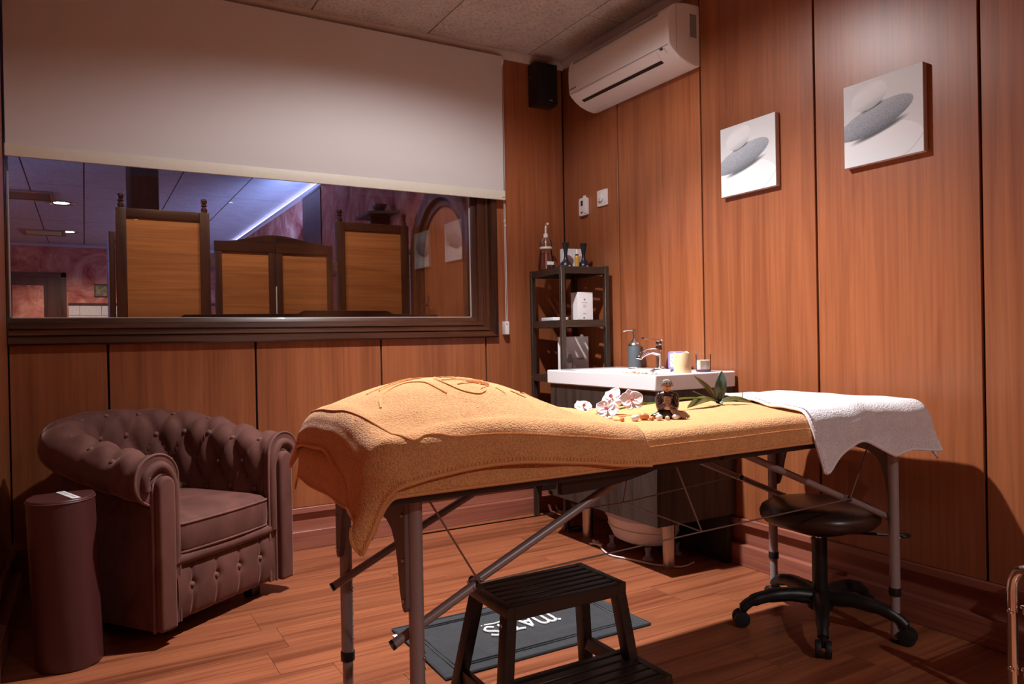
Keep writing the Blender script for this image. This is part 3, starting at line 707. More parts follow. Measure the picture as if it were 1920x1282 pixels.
for x, y, lab in ((-0.045, -0.060, 'dark navy powder brush standing left of the small gold bottle'), (0.065, -0.060, 'dark navy powder brush standing right of the small gold bottle')):
    br = thing('powder_brush', lab, 'brush', onshelf(x, y, 1.376), 0, 'powder brushes on the top shelf')
    ob('brush_base', P_lathe([(0.001, 0), (0.033, 0.002), (0.035, 0.012), (0.028, 0.028), (0.014, 0.042), (0.010, 0.055), (0.009, 0.075)], 24), M['navy'], br, smooth=True)
    ob('bristles', P_lathe([(0.009, 0.075), (0.011, 0.09), (0.017, 0.125), (0.019, 0.136), (0.001, 0.138)], 24), M['navy_b'], br, smooth=True)
    text_mesh('logo', 'm', 0.016, M['white_paper'], br, (0, -0.0355, 0.010), (R(80), 0, 0), 0.0003)
gb = thing('serum_bottle', 'small gold serum bottle between the two navy brushes', 'bottle', onshelf(0.010, -0.085, 1.376))
ob('glass_body', P_lathe([(0.001, 0), (0.013, 0.001), (0.0135, 0.05), (0.0125, 0.06), (0.009, 0.065)], 20), plain('gold_serum', (0.62, 0.36, 0.10), 0.12, 0.3), gb, smooth=True)
ob('collar', P_cyl((0, 0, 0.065), (0, 0, 0.074), 0.009, 16), M['chrome'], gb, smooth=True)
ob('dropper', P_lathe([(0.006, 0.074), (0.006, 0.085), (0.004, 0.095), (0.001, 0.10)], 14), M['white_plastic'], gb, smooth=True)
bx = thing('carton', 'white carton lying behind the navy brushes on the top shelf', 'box', onshelf(0.045, 0.03, 1.376), R(-8))
ob('carton_body', P_box(-0.065, 0.065, -0.02, 0.02, 0, 0.115), M['white_paper'], bx, bevel=0.001, segs=1)
ob('carton_print', P_box(0.030, 0.058, -0.0208, -0.02, 0.02, 0.075), M['canvas_edge'], bx)
# middle shelf
wb1 = thing('product_box', 'white upright product box with small grey lettering on the middle shelf', 'box', onshelf(0.035, -0.085, 1.095), R(-2))
ob('box_body', P_box(-0.048, 0.048, -0.035, 0.035, 0, 0.148), M['white_paper'], wb1, bevel=0.001, segs=1)
for z, wv, h in ((0.090, 0.036, 0.0016), (0.078, 0.020, 0.001), (0.073, 0.020, 0.001), (0.068, 0.020, 0.001), (0.034, 0.016, 0.001), (0.030, 0.030, 0.001)):
    ob('print_line', P_box(-0.005-wv/2, -0.005+wv/2, -0.0356, -0.035, z, z+h*1.5), M['grey_print'], wb1)
ob('print_mark', P_prism(rrect(0.005, 0.005, 0.003), 'y', -0.0356, -0.035), M['grey_print'], wb1, loc=(-0.005, 0, 0.108))
ob('print_mark', P_prism(rrect(0.004, 0.004, 0.003), 'y', -0.0356, -0.035), M['dark_print'], wb1, loc=(-0.010, 0, 0.010))
tag(ob('white_tray', xf(P_box(-0.05, 0.05, -0.07, 0.07, 0, 0.018), onshelf(-0.062, 0.045, 1.095), (0, 0, SR)), M['white_paper'], bevel=0.003), 'flat white case lying at the left of the middle shelf', 'case')
# lower shelf: show card
sc_ = thing('show_card', 'large white and grey show card with a bottle picture on the lower shelf', 'card', onshelf(0.0, -0.045, 0.801), R(-1))
def card_mat():
    t = NT('show_card_print'); tc = t.n('ShaderNodeTexCoord'); sx = t.n('ShaderNodeSeparateXYZ'); t.l(tc.outputs['Object'], sx.inputs[0])
    ad = t.n('ShaderNodeMath', operation='MULTIPLY_ADD'); t.l(sx.outputs[2], ad.inputs[0]); ad.inputs[1].default_value = 0.55; t.l(sx.outputs[0], ad.inputs[2])
    n = t.n('ShaderNodeTexNoise', i_Detail=2.0); t.l(t.coords((40, 1, 14), False, (0, 0.6, 0)), n.inputs['Vector']); n.inputs['Scale'].default_value = 1
    m2 = t.n('ShaderNodeMath', operation='MULTIPLY_ADD'); t.l(n.outputs[0], m2.inputs[0]); m2.inputs[1].default_value = 0.05; t.l(ad.outputs[0], m2.inputs[2])
    c = t.ramp(m2.outputs[0], [(0.0, (0.78, 0.82, 0.84)), (0.045, (0.74, 0.77, 0.79)), (0.06, (0.45, 0.40, 0.42)), (0.20, (0.62, 0.57, 0.58))])
    t.l(c, t.b.inputs['Base Color']); t.set(Roughness=0.3); return t.m
ob('card_board', P_box(-0.098, 0.098, -0.004, 0.004, 0, 0.205), card_mat(), sc_, bevel=0.001, segs=1)
ob('card_foot', P_box(-0.05, 0.05, 0.004, 0.06, 0, 0.12), M['white_paper'], sc_)
ob('hang_tab', P_lathe([(0.001, 0), (0.012, 0), (0.012, 0.002), (0.001, 0.002)], 16), M['white_paper'], sc_, loc=(0.055, 0.0, 0.205), rot=(R(90), 0, 0))
ob('bottle_print', P_prism([(-0.048, 0.03), (-0.006, 0.03), (-0.006, 0.085), (-0.014, 0.092), (-0.014, 0.11), (-0.038, 0.11), (-0.038, 0.092), (-0.048, 0.085)], 'y', -0.0048, -0.004), M['grey_print'], sc_)
ob('bottle_print', P_box(-0.040, -0.014, -0.0055, -0.0048, 0.034, 0.062), M['white_paper'], sc_)
text_mesh('lettering', 'matis', 0.020, M['dark_print'], sc_, (0.045, -0.0046, 0.085), (R(90), 0, 0), 0.0003)
# hair tools and cable on the bottom shelf
hs = thing('hair_iron', 'black hair straightener lying on the bottom shelf of the unit', 'hair iron', onshelf(-0.02, -0.06, 0.216), R(-35))
ob('iron_arm', P_beam((-0.13, 0.0, 0.012), (0.10, 0.0, 0.016), 0.028, 0.018), M['black_plastic'], hs, bevel=0.004)
ob('iron_arm', P_beam((-0.13, 0.0, 0.034), (0.10, 0.004, 0.055), 0.028, 0.018), M['black_plastic'], hs, bevel=0.004)
ob('hot_plate', P_box(-0.01, 0.085, -0.011, 0.011, 0.0245, 0.028), plain('copper_plate', (0.55, 0.30, 0.20), 0.3, 0.7), hs)
tag(ob('coiled_cable', P_tube(smooth_path([onshelf(-0.06, -0.16, 0.225), onshelf(-0.11, -0.19, 0.20), onshelf(-0.12, -0.20, 0.10), onshelf(-0.14, -0.20, 0.025), onshelf(-0.10, -0.23, 0.010), onshelf(-0.05, -0.22, 0.012), onshelf(-0.07, -0.19, 0.014), onshelf(-0.13, -0.21, 0.018), onshelf(-0.15, -0.235, 0.010), onshelf(-0.08, -0.25, 0.010), onshelf(-0.03, -0.23, 0.012)], 6), 0.005, 8), M['black_plastic'], smooth=True), 'black electric cable looped on the floor in front of the shelf unit', 'cable')
# ------------------------------------------------------------------ washbasin cabinet
SX0, SX1, SY0, SY1 = -0.470, -0.0135, -1.322, -0.510
ZT = 0.842
cb = thing('basin_cabinet', 'dark grey wood washbasin cabinet on steel feet', 'cabinet', (-0.235, -0.916, 0))
def C(p): return xf(p, (0.235, 0.916, 0))
ob('cabinet_body', C(P_box(-0.440, -0.014, -1.308, -0.524, 0.214, 0.772)), M['cabinet'], cb, bevel=0.001, segs=1)
ob('drawer_front', C(P_box(-0.460, -0.441, -1.308, -0.524, 0.498, 0.772)), M['cabinet'], cb, bevel=0.0015, segs=1)
ob('drawer_front', C(P_box(-0.460, -0.441, -1.308, -0.524, 0.214, 0.493)), M['cabinet'], cb, bevel=0.0015, segs=1)
for y in (-1.195, -0.60): ob('foot', C(P_cyl((-0.30, y, 0), (-0.30, y, 0.214), 0.028, 24)), M['steel'], cb, smooth=True)
ob('rear_plinth', C(P_box(-0.06, -0.034, -1.30, -0.53, 0, 0.214)), M['black_plastic'], cb)
bs = thing('washbasin', 'white ceramic washbasin slab on the dark cabinet', 'washbasin', (-0.24, -0.916, 0.775))
def basin():
    nx, ny = 36, 48; v = []; f = []
    def topz(x, y):
        a = (x+0.265)/0.165; b = (y+0.93)/0.335
        d = (abs(a)**4 + abs(b)**4)**0.25
        return ZT - 0.10*(1 - sstep(0.55, 1.02, d)) - 0.004*(1-sstep(1.0, 1.1, d))
    for i in range(nx+1):
        for j in range(ny+1):
            x = SX0+(SX1-SX0)*i/nx; y = SY0+(SY1-SY0)*j/ny
            v.append((x, y, topz(x, y)))
    f += [(i*(ny+1)+j, (i+1)*(ny+1)+j, (i+1)*(ny+1)+j+1, i*(ny+1)+j+1) for i in range(nx) for j in range(ny)]
    per = [(i, 0) for i in range(nx+1)] + [(nx, j) for j in range(1, ny+1)] + [(i, ny) for i in range(nx-1, -1, -1)] + [(0, j) for j in range(ny-1, 0, -1)]
    o = len(v); n = len(per)
    for i, j in per: v.append((SX0+(SX1-SX0)*i/nx, SY0+(SY1-SY0)*j/ny, 0.7735))
    for k in range(n):
        a = per[k]; b = per[(k+1) % n]
        f.append((a[0]*(ny+1)+a[1], o+k, o+(k+1) % n, b[0]*(ny+1)+b[1]))
    f.append(tuple(o+k for k in range(n)))
    return xf((v, f), (0.24, 0.916, -0.775))
bo = ob('basin_slab', basin(), M['white_gloss'], bs, smooth=True)
bv = bo.modifiers.new('bevel', 'BEVEL'); bv.width = 0.006; bv.segments = 3; bv.limit_method = 'ANGLE'; bv.angle_limit = R(50)
ob('drain', P_lathe([(0.001, 0.0), (0.020, 0.0), (0.022, 0.003), (0.001, 0.006)], 20, (-0.02, -0.014, -0.032)), M['chrome'], bs, smooth=True)
# tap
tp = thing('mixer_tap', 'chrome single lever mixer tap on the washbasin', 'tap', (-0.075, -0.905, ZT))
ob('tap_body', P_lathe([(0.001, 0), (0.028, 0), (0.028, 0.006), (0.021, 0.012), (0.020, 0.08), (0.022, 0.10), (0.020, 0.112), (0.001, 0.114)], 24), M['chrome'], tp, smooth=True)
ob('spout', P_tube(smooth_path([(-0.005, 0, 0.078), (-0.05, 0, 0.088), (-0.095, 0, 0.078), (-0.125, 0, 0.060), (-0.130, 0, 0.052)], 5), [0.018]*5+[0.0165]*5+[0.015]*5+[0.014]*6, 16), M['chrome'], tp, smooth=True)
ob('lever', join(P_lathe([(0.001, 0.114), (0.020, 0.115), (0.019, 0.134), (0.012, 0.142), (0.001, 0.144)], 20), P_beam((-0.01, 0, 0.138), (-0.105, 0, 0.150), 0.020, 0.008)), M['chrome'], tp, bevel=0.002)
# soap dispenser
sd = thing('soap_dispenser', 'slate grey soap dispenser with steel pump on the washbasin', 'soap dispenser', (-0.075, -0.715, ZT))
ob('dispenser_body', P_lathe([(0.001, 0.004), (0.031, 0.004), (0.032, 0.01), (0.032, 0.108), (0.030, 0.112)], 28), plain('slate_rubber', (0.075, 0.090, 0.102), 0.6), sd, smooth=True)
ob('foot_ring', P_lathe([(0.001, 0), (0.0345, 0), (0.0345, 0.005), (0.03, 0.008)], 28), M['chrome'], sd, smooth=True)
ob('shoulder', P_lathe([(0.0315, 0.110), (0.0315, 0.116), (0.024, 0.128), (0.013, 0.134), (0.011, 0.145), (0.001, 0.146)], 24), M['steel'], sd, smooth=True)
ob('pump', join(P_cyl((0, 0, 0.145), (0, 0, 0.182), 0.0065, 14), P_cyl((0, 0, 0.178), (0, 0, 0.196), 0.009, 14), P_tube(smooth_path([(0, 0, 0.188), (-0.03, 0.018, 0.189), (-0.048, 0.028, 0.183)], 4), 0.004, 8)), M['steel'], sd, smooth=True)
# clock, candles
ck = thing('table_clock', 'lilac table clock with white face behind the cream candle', 'clock', (-0.085, -1.035, ZT), R(-52))
M['lilac'] = plain('lilac_plastic', (0.30, 0.24, 0.50), 0.35)
ob('clock_case', P_prism(rrect(0.040, 0.042, 0.012), 'y', -0.018, 0.018), M['lilac'], ck, bevel=0.004, loc=(0, 0, 0.044))
ob('clock_face', P_prism(rrect(0.030, 0.032, 0.008), 'y', -0.0195, -0.018), plain('clock_face', (0.70, 0.68, 0.85), 0.4), ck, loc=(0, 0, 0.044))
for q in range(12):
    an = 2*PI*q/12
    ob('hour_mark', P_box(-0.0015, 0.0015, -0.0202, -0.0195, -0.002, 0.002), M['dark_print'], ck, loc=(0.024*math.sin(an), 0, 0.044+0.025*math.cos(an)))
ob('hand', P_beam((0, -0.0205, 0.044), (0.012, -0.0205, 0.056), 0.0018, 0.001), M['dark_print'], ck)
ob('hand', P_beam((0, -0.0205, 0.044), (-0.010, -0.0205, 0.040), 0.0022, 0.001), M['dark_print'], ck)
cd = thing('pillar_candle', 'cream pillar candle with wavy rim on the near edge of the washbasin', 'candle', (-0.275, -1.272, ZT))
def candle():
    v = []; f = []; seg = 36
    rows = [(0.036, 0), (0.037, 0.002), (0.037, 0.080)]
    for r, z in rows:
        for k in range(seg): v.append((r*math.cos(2*PI*k/seg), r*math.sin(2*PI*k/seg), z))
    for r, dz in ((0.036, 0.0), (0.032, -0.002), (0.026, -0.014), (0.001, -0.018)):
        for k in range(seg):
            a = 2*PI*k/seg; wv = 0.004*math.sin(3*a+0.6)+0.003*math.sin(5*a) if r > 0.03 else 0
            v.append((r*math.cos(a), r*math.sin(a), 0.084+dz+wv))
    n = len(v)//seg
    for i in range(n-1):
        for k in range(seg): f.append((i*seg+k, i*seg+(k+1) % seg, (i+1)*seg+(k+1) % seg, (i+1)*seg+k))
    f.append(tuple(reversed(range(seg)))); f.append(tuple(range((n-1)*seg, n*seg)))
    return v, f
ob('wax', candle(), plain('cream_wax', (0.80, 0.60, 0.36), 0.5, 0, 0.03, subsurf=0.3), cd, smooth=True)
ob('wick', P_cyl((0, 0, 0.066), (0.001, 0, 0.076), 0.001, 6), M['dark_print'], cd)
gc = thing('glass_candle', 'small white candle in a clear glass tumbler beside the cream candle', 'candle', (-0.150, -1.268, ZT))
ob('tumbler', P_lathe([(0.001, 0), (0.030, 0), (0.033, 0.076), (0.0315, 0.076), (0.029, 0.006), (0.001, 0.006)], 28), glass_thin('tumbler_glass', (1.0, 1.0, 1.0), 0.03, 0.0, 1.12), gc, smooth=True)
ob('wax', P_lathe([(0.001, 0.008), (0.0285, 0.008), (0.0305, 0.050), (0.001, 0.049)], 28), plain('white_wax', (0.80, 0.79, 0.66), 0.5, subsurf=0.2), gc, smooth=True)
ob('base_ribbon', P_lathe([(0.0302, 0.001), (0.0315, 0.002), (0.0318, 0.009), (0.0308, 0.010)], 28), plain('violet_ribbon', (0.10, 0.035, 0.09), 0.5), gc, smooth=True)
# pebbles along the near rim of the basin
M['peb_w'] = plain('white_pebble', (0.78, 0.75, 0.72), 0.35, 0, 0.05); M['peb_o'] = plain('orange_pebble', (0.62, 0.22, 0.07), 0.3, 0, 0.15, 80); M['peb_p'] = plain('peach_pebble', (0.72, 0.48, 0.34), 0.35, 0, 0.1, 80)
def pebble(loc, r, mat, label, group, rz=0, sq=0.62):
    part = P_ell((0, 0, 0), (r, r*0.8, r*sq), 14, 9)
    sd_ = loc[0]*91.7 + loc[1]*57.3
    v = [(x*(1+0.14*math.sin(5*y/r+sd_)), y*(1+0.12*math.sin(4*x/r+sd_)), max(z, -r*sq*0.9)+r*sq*0.9) for x, y, z in part[0]]
    o = ob('pebble', (v, part[1]), mat, smooth='full', loc=loc, rot=(0, 0, rz))
    return tag(o, label, 'pebble', group)
for i in range(12):
    pebble((-0.452+0.011*(i % 3)+0.003*hsh(i), -1.085-0.0175*i, ZT), 0.0072+0.002*hsh(i, 2), (M['peb_w'], M['peb_p'], M['peb_p'], M['peb_w'], M['peb_o'])[i % 5], 'small %s pebble in the row along the front rim of the washbasin' % ('white', 'peach', 'peach', 'white', 'orange')[i % 5], 'pebbles on the washbasin rim', hsh(i)*3)
# ------------------------------------------------------------------ foot spa under the cabinet
tb = thing('foot_spa', 'white foot bath tub standing under the washbasin cabinet', 'foot bath', (-0.222, -0.930, 0))
ob('tub_bowl', P_lathe([(0.001, 0.040), (0.55, 0.042), (0.80, 0.060), (0.92, 0.10), (0.97, 0.145), (1.0, 0.155), (1.03, 0.158), (1.04, 0.175), (1.0, 0.182), (0.95, 0.178), (0.90, 0.12), (0.75, 0.065), (0.001, 0.055)], 40, (0, 0, 0), 0.145, 0.205), M['white_plastic'], tb, smooth=True)
ob('rim_grip', P_lathe([(1.0, 0.160), (1.045, 0.163), (1.05, 0.183), (1.0, 0.187)], 40, (0, 0, 0), 0.145, 0.205), plain('lilac_grip', (0.50, 0.47, 0.60), 0.4), tb, smooth=True)
ob('body_line', P_lathe([(0.935, 0.108), (0.958, 0.112), (0.962, 0.116), (0.945, 0.118)], 40, (0, 0, 0), 0.145, 0.205), M['white_plastic'], tb, smooth=True)
for x in (-0.085, 0.085):
    for y in (-0.135, 0.125): ob('suction_foot', P_lathe([(0.001, 0), (0.026, 0), (0.024, 0.006), (0.012, 0.016), (0.011, 0.035), (0.016, 0.052)], 18, (x, y, 0)), plain('lilac_foot', (0.36, 0.35, 0.52), 0.4), tb, smooth=True)
tc_ = thing('mains_cable', 'white mains cable lying knotted on the floor before the foot bath', 'cable', (-0.36, -0.9, 0))
def K(p): return xf(p, (0.36, 0.9, 0))
ob('lead', K(P_tube(smooth_path([(-0.365, -0.785, 0.008), (-0.40, -0.86, 0.006), (-0.415, -0.94, 0.006), (-0.385, -1.02, 0.006), (-0.365, -1.09, 0.006), (-0.345, -1.15, 0.006), (-0.27, -1.235, 0.006), (-0.18, -1.22, 0.006)], 6), 0.0042, 8)), M['white_plastic'], tc_, smooth=True)
ob('knot', K(P_tube(smooth_path([(-0.375, -0.79, 0.01), (-0.36, -0.76, 0.02), (-0.385, -0.77, 0.018), (-0.37, -0.80, 0.014), (-0.355, -0.775, 0.010), (-0.38, -0.745, 0.010), (-0.39, -0.735, 0.008)], 5), 0.005, 8)), M['white_plastic'], tc_, smooth=True)
ob('plug', K(P_cyl((-0.365, -0.765, 0.012), (-0.352, -0.715, 0.012), 0.008, 12)), M['white_plastic'], tc_, smooth=True)
# ------------------------------------------------------------------ massage table
TC = (-1.0525, -1.94, 0)
mt = thing('massage_table', 'portable massage table with mauve metal legs and dark padded top', 'massage table', TC)
def T(p): return xf(p, (-TC[0], -TC[1], 0))
LX, LY = (-1.88, -0.225), (-2.18, -1.695)
XA, XB, YA, YB, ZTOP = -1.985, -0.120, -2.245, -1.635, 0.760
def padded(x0, x1):
    poly = rrect((x1-x0)/2-0.006, (YB-YA)/2-0.014, 0.05)
    return xf(P_prism(poly, 'z', 0.684, ZTOP-0.002), ((x0+x1)/2, (YA+YB)/2, 0))
for x0, x1 in ((XA, -1.054), (-1.051, XB)):
    ob('padded_top', T(padded(x0, x1)), M['vinyl_dark'], mt, bevel=0.036, segs=5)
    ob('top_frame', T(P_box(x0+0.012, x1-0.001 if x1 < -1 else x1-0.012, YA+0.006, YB-0.006, 0.672, 0.702)), M['vinyl_dark'], mt, bevel=0.003)
for x in LX:
    for y in LY:
        lg = ob('leg', T(P_cyl((x, y, 0.15), (x, y, 0.674), 0.0162, 24)), M['mauve_metal'], mt, smooth=True)
        ob('lower_tube', T(P_cyl((x, y, 0.008), (x, y, 0.16), 0.0140, 24)), M['mauve_metal'], lg, smooth=True)
        ob('clamp_ring', T(P_cyl((x, y, 0.150), (x, y, 0.176), 0.0185, 24)), M['black_plastic'], lg, bevel=0.002)
        ob('foot_cap', T(P_cyl((x, y, 0.0), (x, y, 0.010), 0.0155, 20)), M['black_rubber'], lg, bevel=0.001)
        s = 1 if x > -1 else -1
        hole = make_mesh('adjust_hole', P_cyl((0, 0, 0), (0.0015, 0, 0), 0.0042, 10)); hole.materials.append(M['black_plastic'])
        for q in range(5):
            ob('adjust_hole', hole, None, lg, loc=(x+0.0155-TC[0], y-TC[1], 0.205+0.034*q))
        ob('bolt', T(P_ell((x+0.010, y-0.0135, 0.335), (0.004, 0.004, 0.004), 10, 8)), M['steel'], lg, smooth=True)
def end_plate(x):
    y0, y1 = LY[0]-0.004, LY[1]+0.004
    half = [(0.0, 0.672), (0.0, 0.445), (0.006, 0.432), (0.014, 0.430), (0.022, 0.438), (0.034, 0.470), (0.046, 0.530), (0.058, 0.566), (0.078, 0.592), (0.105, 0.606), (0.15, 0.612)]
    left = [(y0+a, b) for a, b in half]; rgt = [(y1-a, b) for a, b in half]
    return P_prism(left + list(reversed(rgt)), 'x', x-0.006, x+0.006)
for x, px in ((LX[0], LX[0]-0.019), (LX[1], LX[1]+0.019)):
    pt = ob('end_plate', T(end_plate(px)), M['plate'], mt, bevel=0.0015, segs=1)
    sg = -1 if px < x else 1
    for y in (LY[0]+0.006, LY[1]-0.006):
        for z in (0.455, 0.54, 0.635): ob('bolt', T(P_ell((px+sg*0.007, y, z), (0.003, 0.005, 0.005), 10, 8)), M['steel'], pt, smooth=True)
def strut(p0, p1, ph, y, name='strut'):
    a = Vector((p0[0], y, p0[1])); b = Vector((p1[0], y, p1[1])); h = Vector((ph[0], y, ph[1])); d = (b-a).normalized()
    o = ob(name, T(P_cyl(a - d*0.03, h + d*0.01, 0.0105, 16)), M['mauve_metal'], mt, smooth=True)
    ob(name, T(P_cyl(h + Vector((0, 0.012, 0)) - d*0.015, b + Vector((0, 0.012, 0)), 0.0105, 16)), M['mauve_metal'], mt, smooth=True)
    ob('end_plug', T(P_cyl(a - d*0.036, a - d*0.029, 0.0112, 14)), M['black_plastic'], o, smooth=True)
    ob('hinge_bolt', T(P_cyl(h + Vector((0, -0.014, 0)), h + Vector((0, 0.028, 0)), 0.009, 14)), M['black_plastic'], o, smooth=True)
    ob('bolt', T(P_ell(h - d*0.014 + Vector((0, -0.0105, 0)), (0.004, 0.003, 0.004), 10, 8)), M['steel'], o, smooth=True)
for y in (-2.155, -1.720):
    strut((-1.895, 0.374), (-1.250, 0.664), (-1.722, 0.455), y)
    strut((-0.225, 0.400), (-0.880, 0.668), (-0.429, 0.484), y)
FY, BY = -2.168, -1.708
cabs = [((-1.722, FY, 0.458), (-1.052, FY, 0.474)), ((-1.052, FY, 0.474), (-0.429, FY, 0.484)), ((-1.052, FY, 0.474), (-1.146, FY, 0.674)), ((-1.722, FY, 0.458), (-1.850, FY, 0.672)), ((-0.429, FY, 0.484), (-0.315, FY, 0.672)),
        ((-1.722, BY, 0.458), (-0.953, BY, 0.456)), ((-0.953, BY, 0.456), (-0.429, BY, 0.484)), ((-0.953, BY, 0.456), (-0.90, BY, 0.674)), ((-1.722, BY, 0.458), (-1.850, BY, 0.672)), ((-0.429, BY, 0.484), (-0.37, BY, 0.672)), ((-1.052, FY, 0.474), (-0.953, BY, 0.456))]
for a, b in cabs: ob('support_cable', T(P_cyl(a, b, 0.0022, 8)), M['cable'], mt, smooth=True)
ob('centre_board', T(P_prism([(-1.535, 0.674), (-1.535, 0.640)] + [(-1.535+0.30*i/10, 0.640+0.034*(i/10)**2.2) for i in range(1, 11)], 'y', -2.222, -2.205)), M['vinyl_dark'], mt)
ob('latch', T(P_box(-1.60, -1.56, -2.240, -2.225, 0.660, 0.676)), M['black_plastic'], mt, bevel=0.003)

# ------------------------------------------------------------------ towels on the table
FX0, FX1, FY0, FY1, ZB = -1.985, -0.118, -2.246, -1.634, 0.764
def pillow_h(x, y):
    dx = (x+1.70); sx = 0.31 if dx < 0 else 0.285
    bx = math.exp(-abs(dx/sx)**2.3)
    by = math.exp(-(abs(y+1.915)/0.285)**2.8)
    return 0.128*bx*by
def drape(a, b, lift, hfun, fold=0.0, flare=0.10, rad=0.026, pn=2.0):
    ins = rad-0.026
    px = min(max(a, FX0+ins), FX1-ins); py = min(max(b, FY0+ins), FY1-ins)
    ex, ey = a-px, b-py; d2_ = math.hypot(ex, ey); d = (abs(ex)**pn+abs(ey)**pn)**(1/pn)
    z = ZB + lift + (hfun(px, py) if hfun else 0)
    r = rad + lift
    if d < 1e-6: return Vector((px, py, z))
    ux, uy = ex/d2_, ey/d2_
    # fillet then hang
    th = min(d/r, PI/2); hor = r*math.sin(th)-0.022*min(1, th); drop = r*(1-math.cos(th))
    rest = max(0, d - r*PI/2)
    drop += rest*0.985; hor += rest*flare
    wob = fold*min(1, rest/0.08)
    hor += wob
    return Vector((px+ux*max(hor, 0.0), py+uy*max(hor, 0.0), z-drop))
def cloth(name, fn, nu, nv, mat, parent, th=0.004):
    o = ob(name, P_grid(fn, nu, nv), mat, parent, smooth='full', fix=False)
    s = o.modifiers.new('thickness', 'SOLIDIFY'); s.thickness = th; s.offset = 1.0
    return o
def strip_on(fn, pts, r, seg=6, n=5):
    pts = smooth_path([(p[0], p[1], 0) for p in pts], n)
    return P_tube([fn(p[0], p[1]) for p in pts], r, seg)
# lower sheet
T1A, T1B = (-2.100, -0.52), (-2.318, -1.560)
def t1(a, b):
    f = 0.006*math.sin(b*24+1.0)*(1 if a < FX0 else 0) + 0.0025*math.sin(a*11)
    p = drape(a, b, 0.0, None, f, 0.10, 0.066)
    p.z += 0.0016*(vnoise(a*9, b*9)-0.5)
    return p
s1 = thing('table_sheet', 'orange terry sheet stretched over the length of the massage table', 'towel', (-1.3, -1.94, ZB))
def W1(p): return xf(p, (1.3, 1.94, -ZB))
cloth('sheet_cloth', lambda u, v: t1(T1A[0]+(T1A[1]-T1A[0])*u, T1B[0]+(T1B[1]-T1B[0])*v) - Vector((-1.3, -1.94, ZB)), 130, 70, M['towel_orange'], s1)
lift1 = lambda a, b: t1(a, b) + Vector((0, -0.004, 0.0030))
ob('border_seam', W1(strip_on(lift1, [(-1.30+0.06*i, -2.278+0.001*math.sin(i)) for i in range(14)], 0.0018)), M['towel_hem'], s1, smooth=True)
ob('edge_hem', W1(strip_on(lambda a, b: t1(a, b) + Vector((0, -0.003, 0)), [(-2.09+0.06*i, -2.316) for i in range(26)], 0.0034)), M['towel_hem'], s1, smooth=True)
ob('edge_hem', W1(strip_on(lambda a, b: t1(a, b) + Vector((-0.003, 0, 0)), [(-2.098, -2.31+0.05*i) for i in range(15)], 0.0034)), M['towel_hem'], s1, smooth=True)
# upper towel over the head pillow
T2A, T2B = (-2.155, -1.318), (-2.335, -1.555)
def t2(a, b):
    f = 0.0
    if a < FX0: f = 0.014*math.sin(b*19+0.4) + 0.008*math.sin(b*43)
    if b < FY0: f += 0.006*math.sin(a*14+0.7) + 0.004*math.sin(a*31)
    p = drape(a, b, 0.0085, pillow_h, f, 0.20, 0.080)
    edge = sstep(-1.42, -1.32, a)
    wr = 0.006*math.sin((a*1.0+b*2.2)*21)*math.exp(-((a+1.95)/0.10)**2) + 0.004*math.sin(a*26+b*8)*sstep(-2.17, -2.26, b)
    p.y -= wr; p.z += 0.006*(vnoise(a*7, b*7)-0.5) + 0.003*(vnoise(a*17+5, b*17)-0.5) + 0.010*edge*max(0, math.sin((a+b*0.5)*16))*(0.4 if b < FY0 else 1.0)
    p.z += 0.005*math.exp(-((a+0.55*(b+2.24)+1.405)/0.022)**2)*sstep(-2.3, -2.1, b)
    return p
s2 = thing('pillow_towel', 'orange terry towel with stitched border draped over the head pillow', 'towel', (-1.74, -1.94, ZB))
def W2(p): return xf(p, (1.74, 1.94, -ZB))
def t2edge(u, v):
    a = T2A[0]+(T2A[1]-T2A[0])*u; b = T2B[0]+(T2B[1]-T2B[0])*v
    # shaped left hem and slightly slanted right hem
    a0 = -2.078 - 0.080*sstep(-1.80, -2.335, b)**1.4 + 0.006*math.sin(v*17)
    a = a0 + (T2A[1]-a0)*u + u**3*(0.03*(1-v)-0.012)
    return t2(a, b)
cloth('towel_cloth', lambda u, v: t2edge(u, v) - Vector((-1.74, -1.94, ZB)), 110, 90, M['towel_orange'], s2)
def nrm_of(fn, a, b):
    e = 0.002; n = (fn(a+e, b)-fn(a-e, b)).cross(fn(a, b+e)-fn(a, b-e)); return n.normalized()
up2 = lambda a, b: t2(a, b) + nrm_of(t2, a, b)*0.0046
hem = [t2edge(0.004, v/40) + Vector((-0.004, 0, 0.001)) for v in range(41)]
ob('edge_hem', W2(P_tube(hem, 0.004, 6)), M['towel_hem'], s2, smooth=True)
ob('edge_hem', W2(P_tube([t2edge(v/40, 0.004) + Vector((0, -0.005, 0)) for v in range(41)], 0.004, 6)), M['towel_hem'], s2, smooth=True)
ob('edge_hem', W2(P_tube([t2edge(1, v/20) + Vector((0.002, -0.001, 0.002)) for v in range(21)], 0.004, 6)), M['towel_hem'], s2, smooth=True)
stitch = make_mesh('hem_stitch', P_ell((0, 0, 0), (0.0016, 0.0016, 0.007), 6, 4)); stitch.materials.append(M['towel_hem'])
stl = []
for q in range(90):
    u = q/90; p = t2edge(u, 0.012) + Vector((0, -0.0048, 0)); stl.append(xf(P_ell((0, 0, 0), (0.0012, 0.0012, 0.006), 5, 4), p, (0.2, 0, 0)))
for q in range(70):
    v = q/70; p = t2edge(0.012, v) + Vector((-0.0048, 0, 0)); stl.append(xf(P_ell((0, 0, 0), (0.0012, 0.0012, 0.006), 5, 4), p, (0, 0.2, 0)))
so = ob('hem_stitches', W2(join(*stl)), M['towel_hem'], s2, smooth=True); so['kind'] = 'stuff'
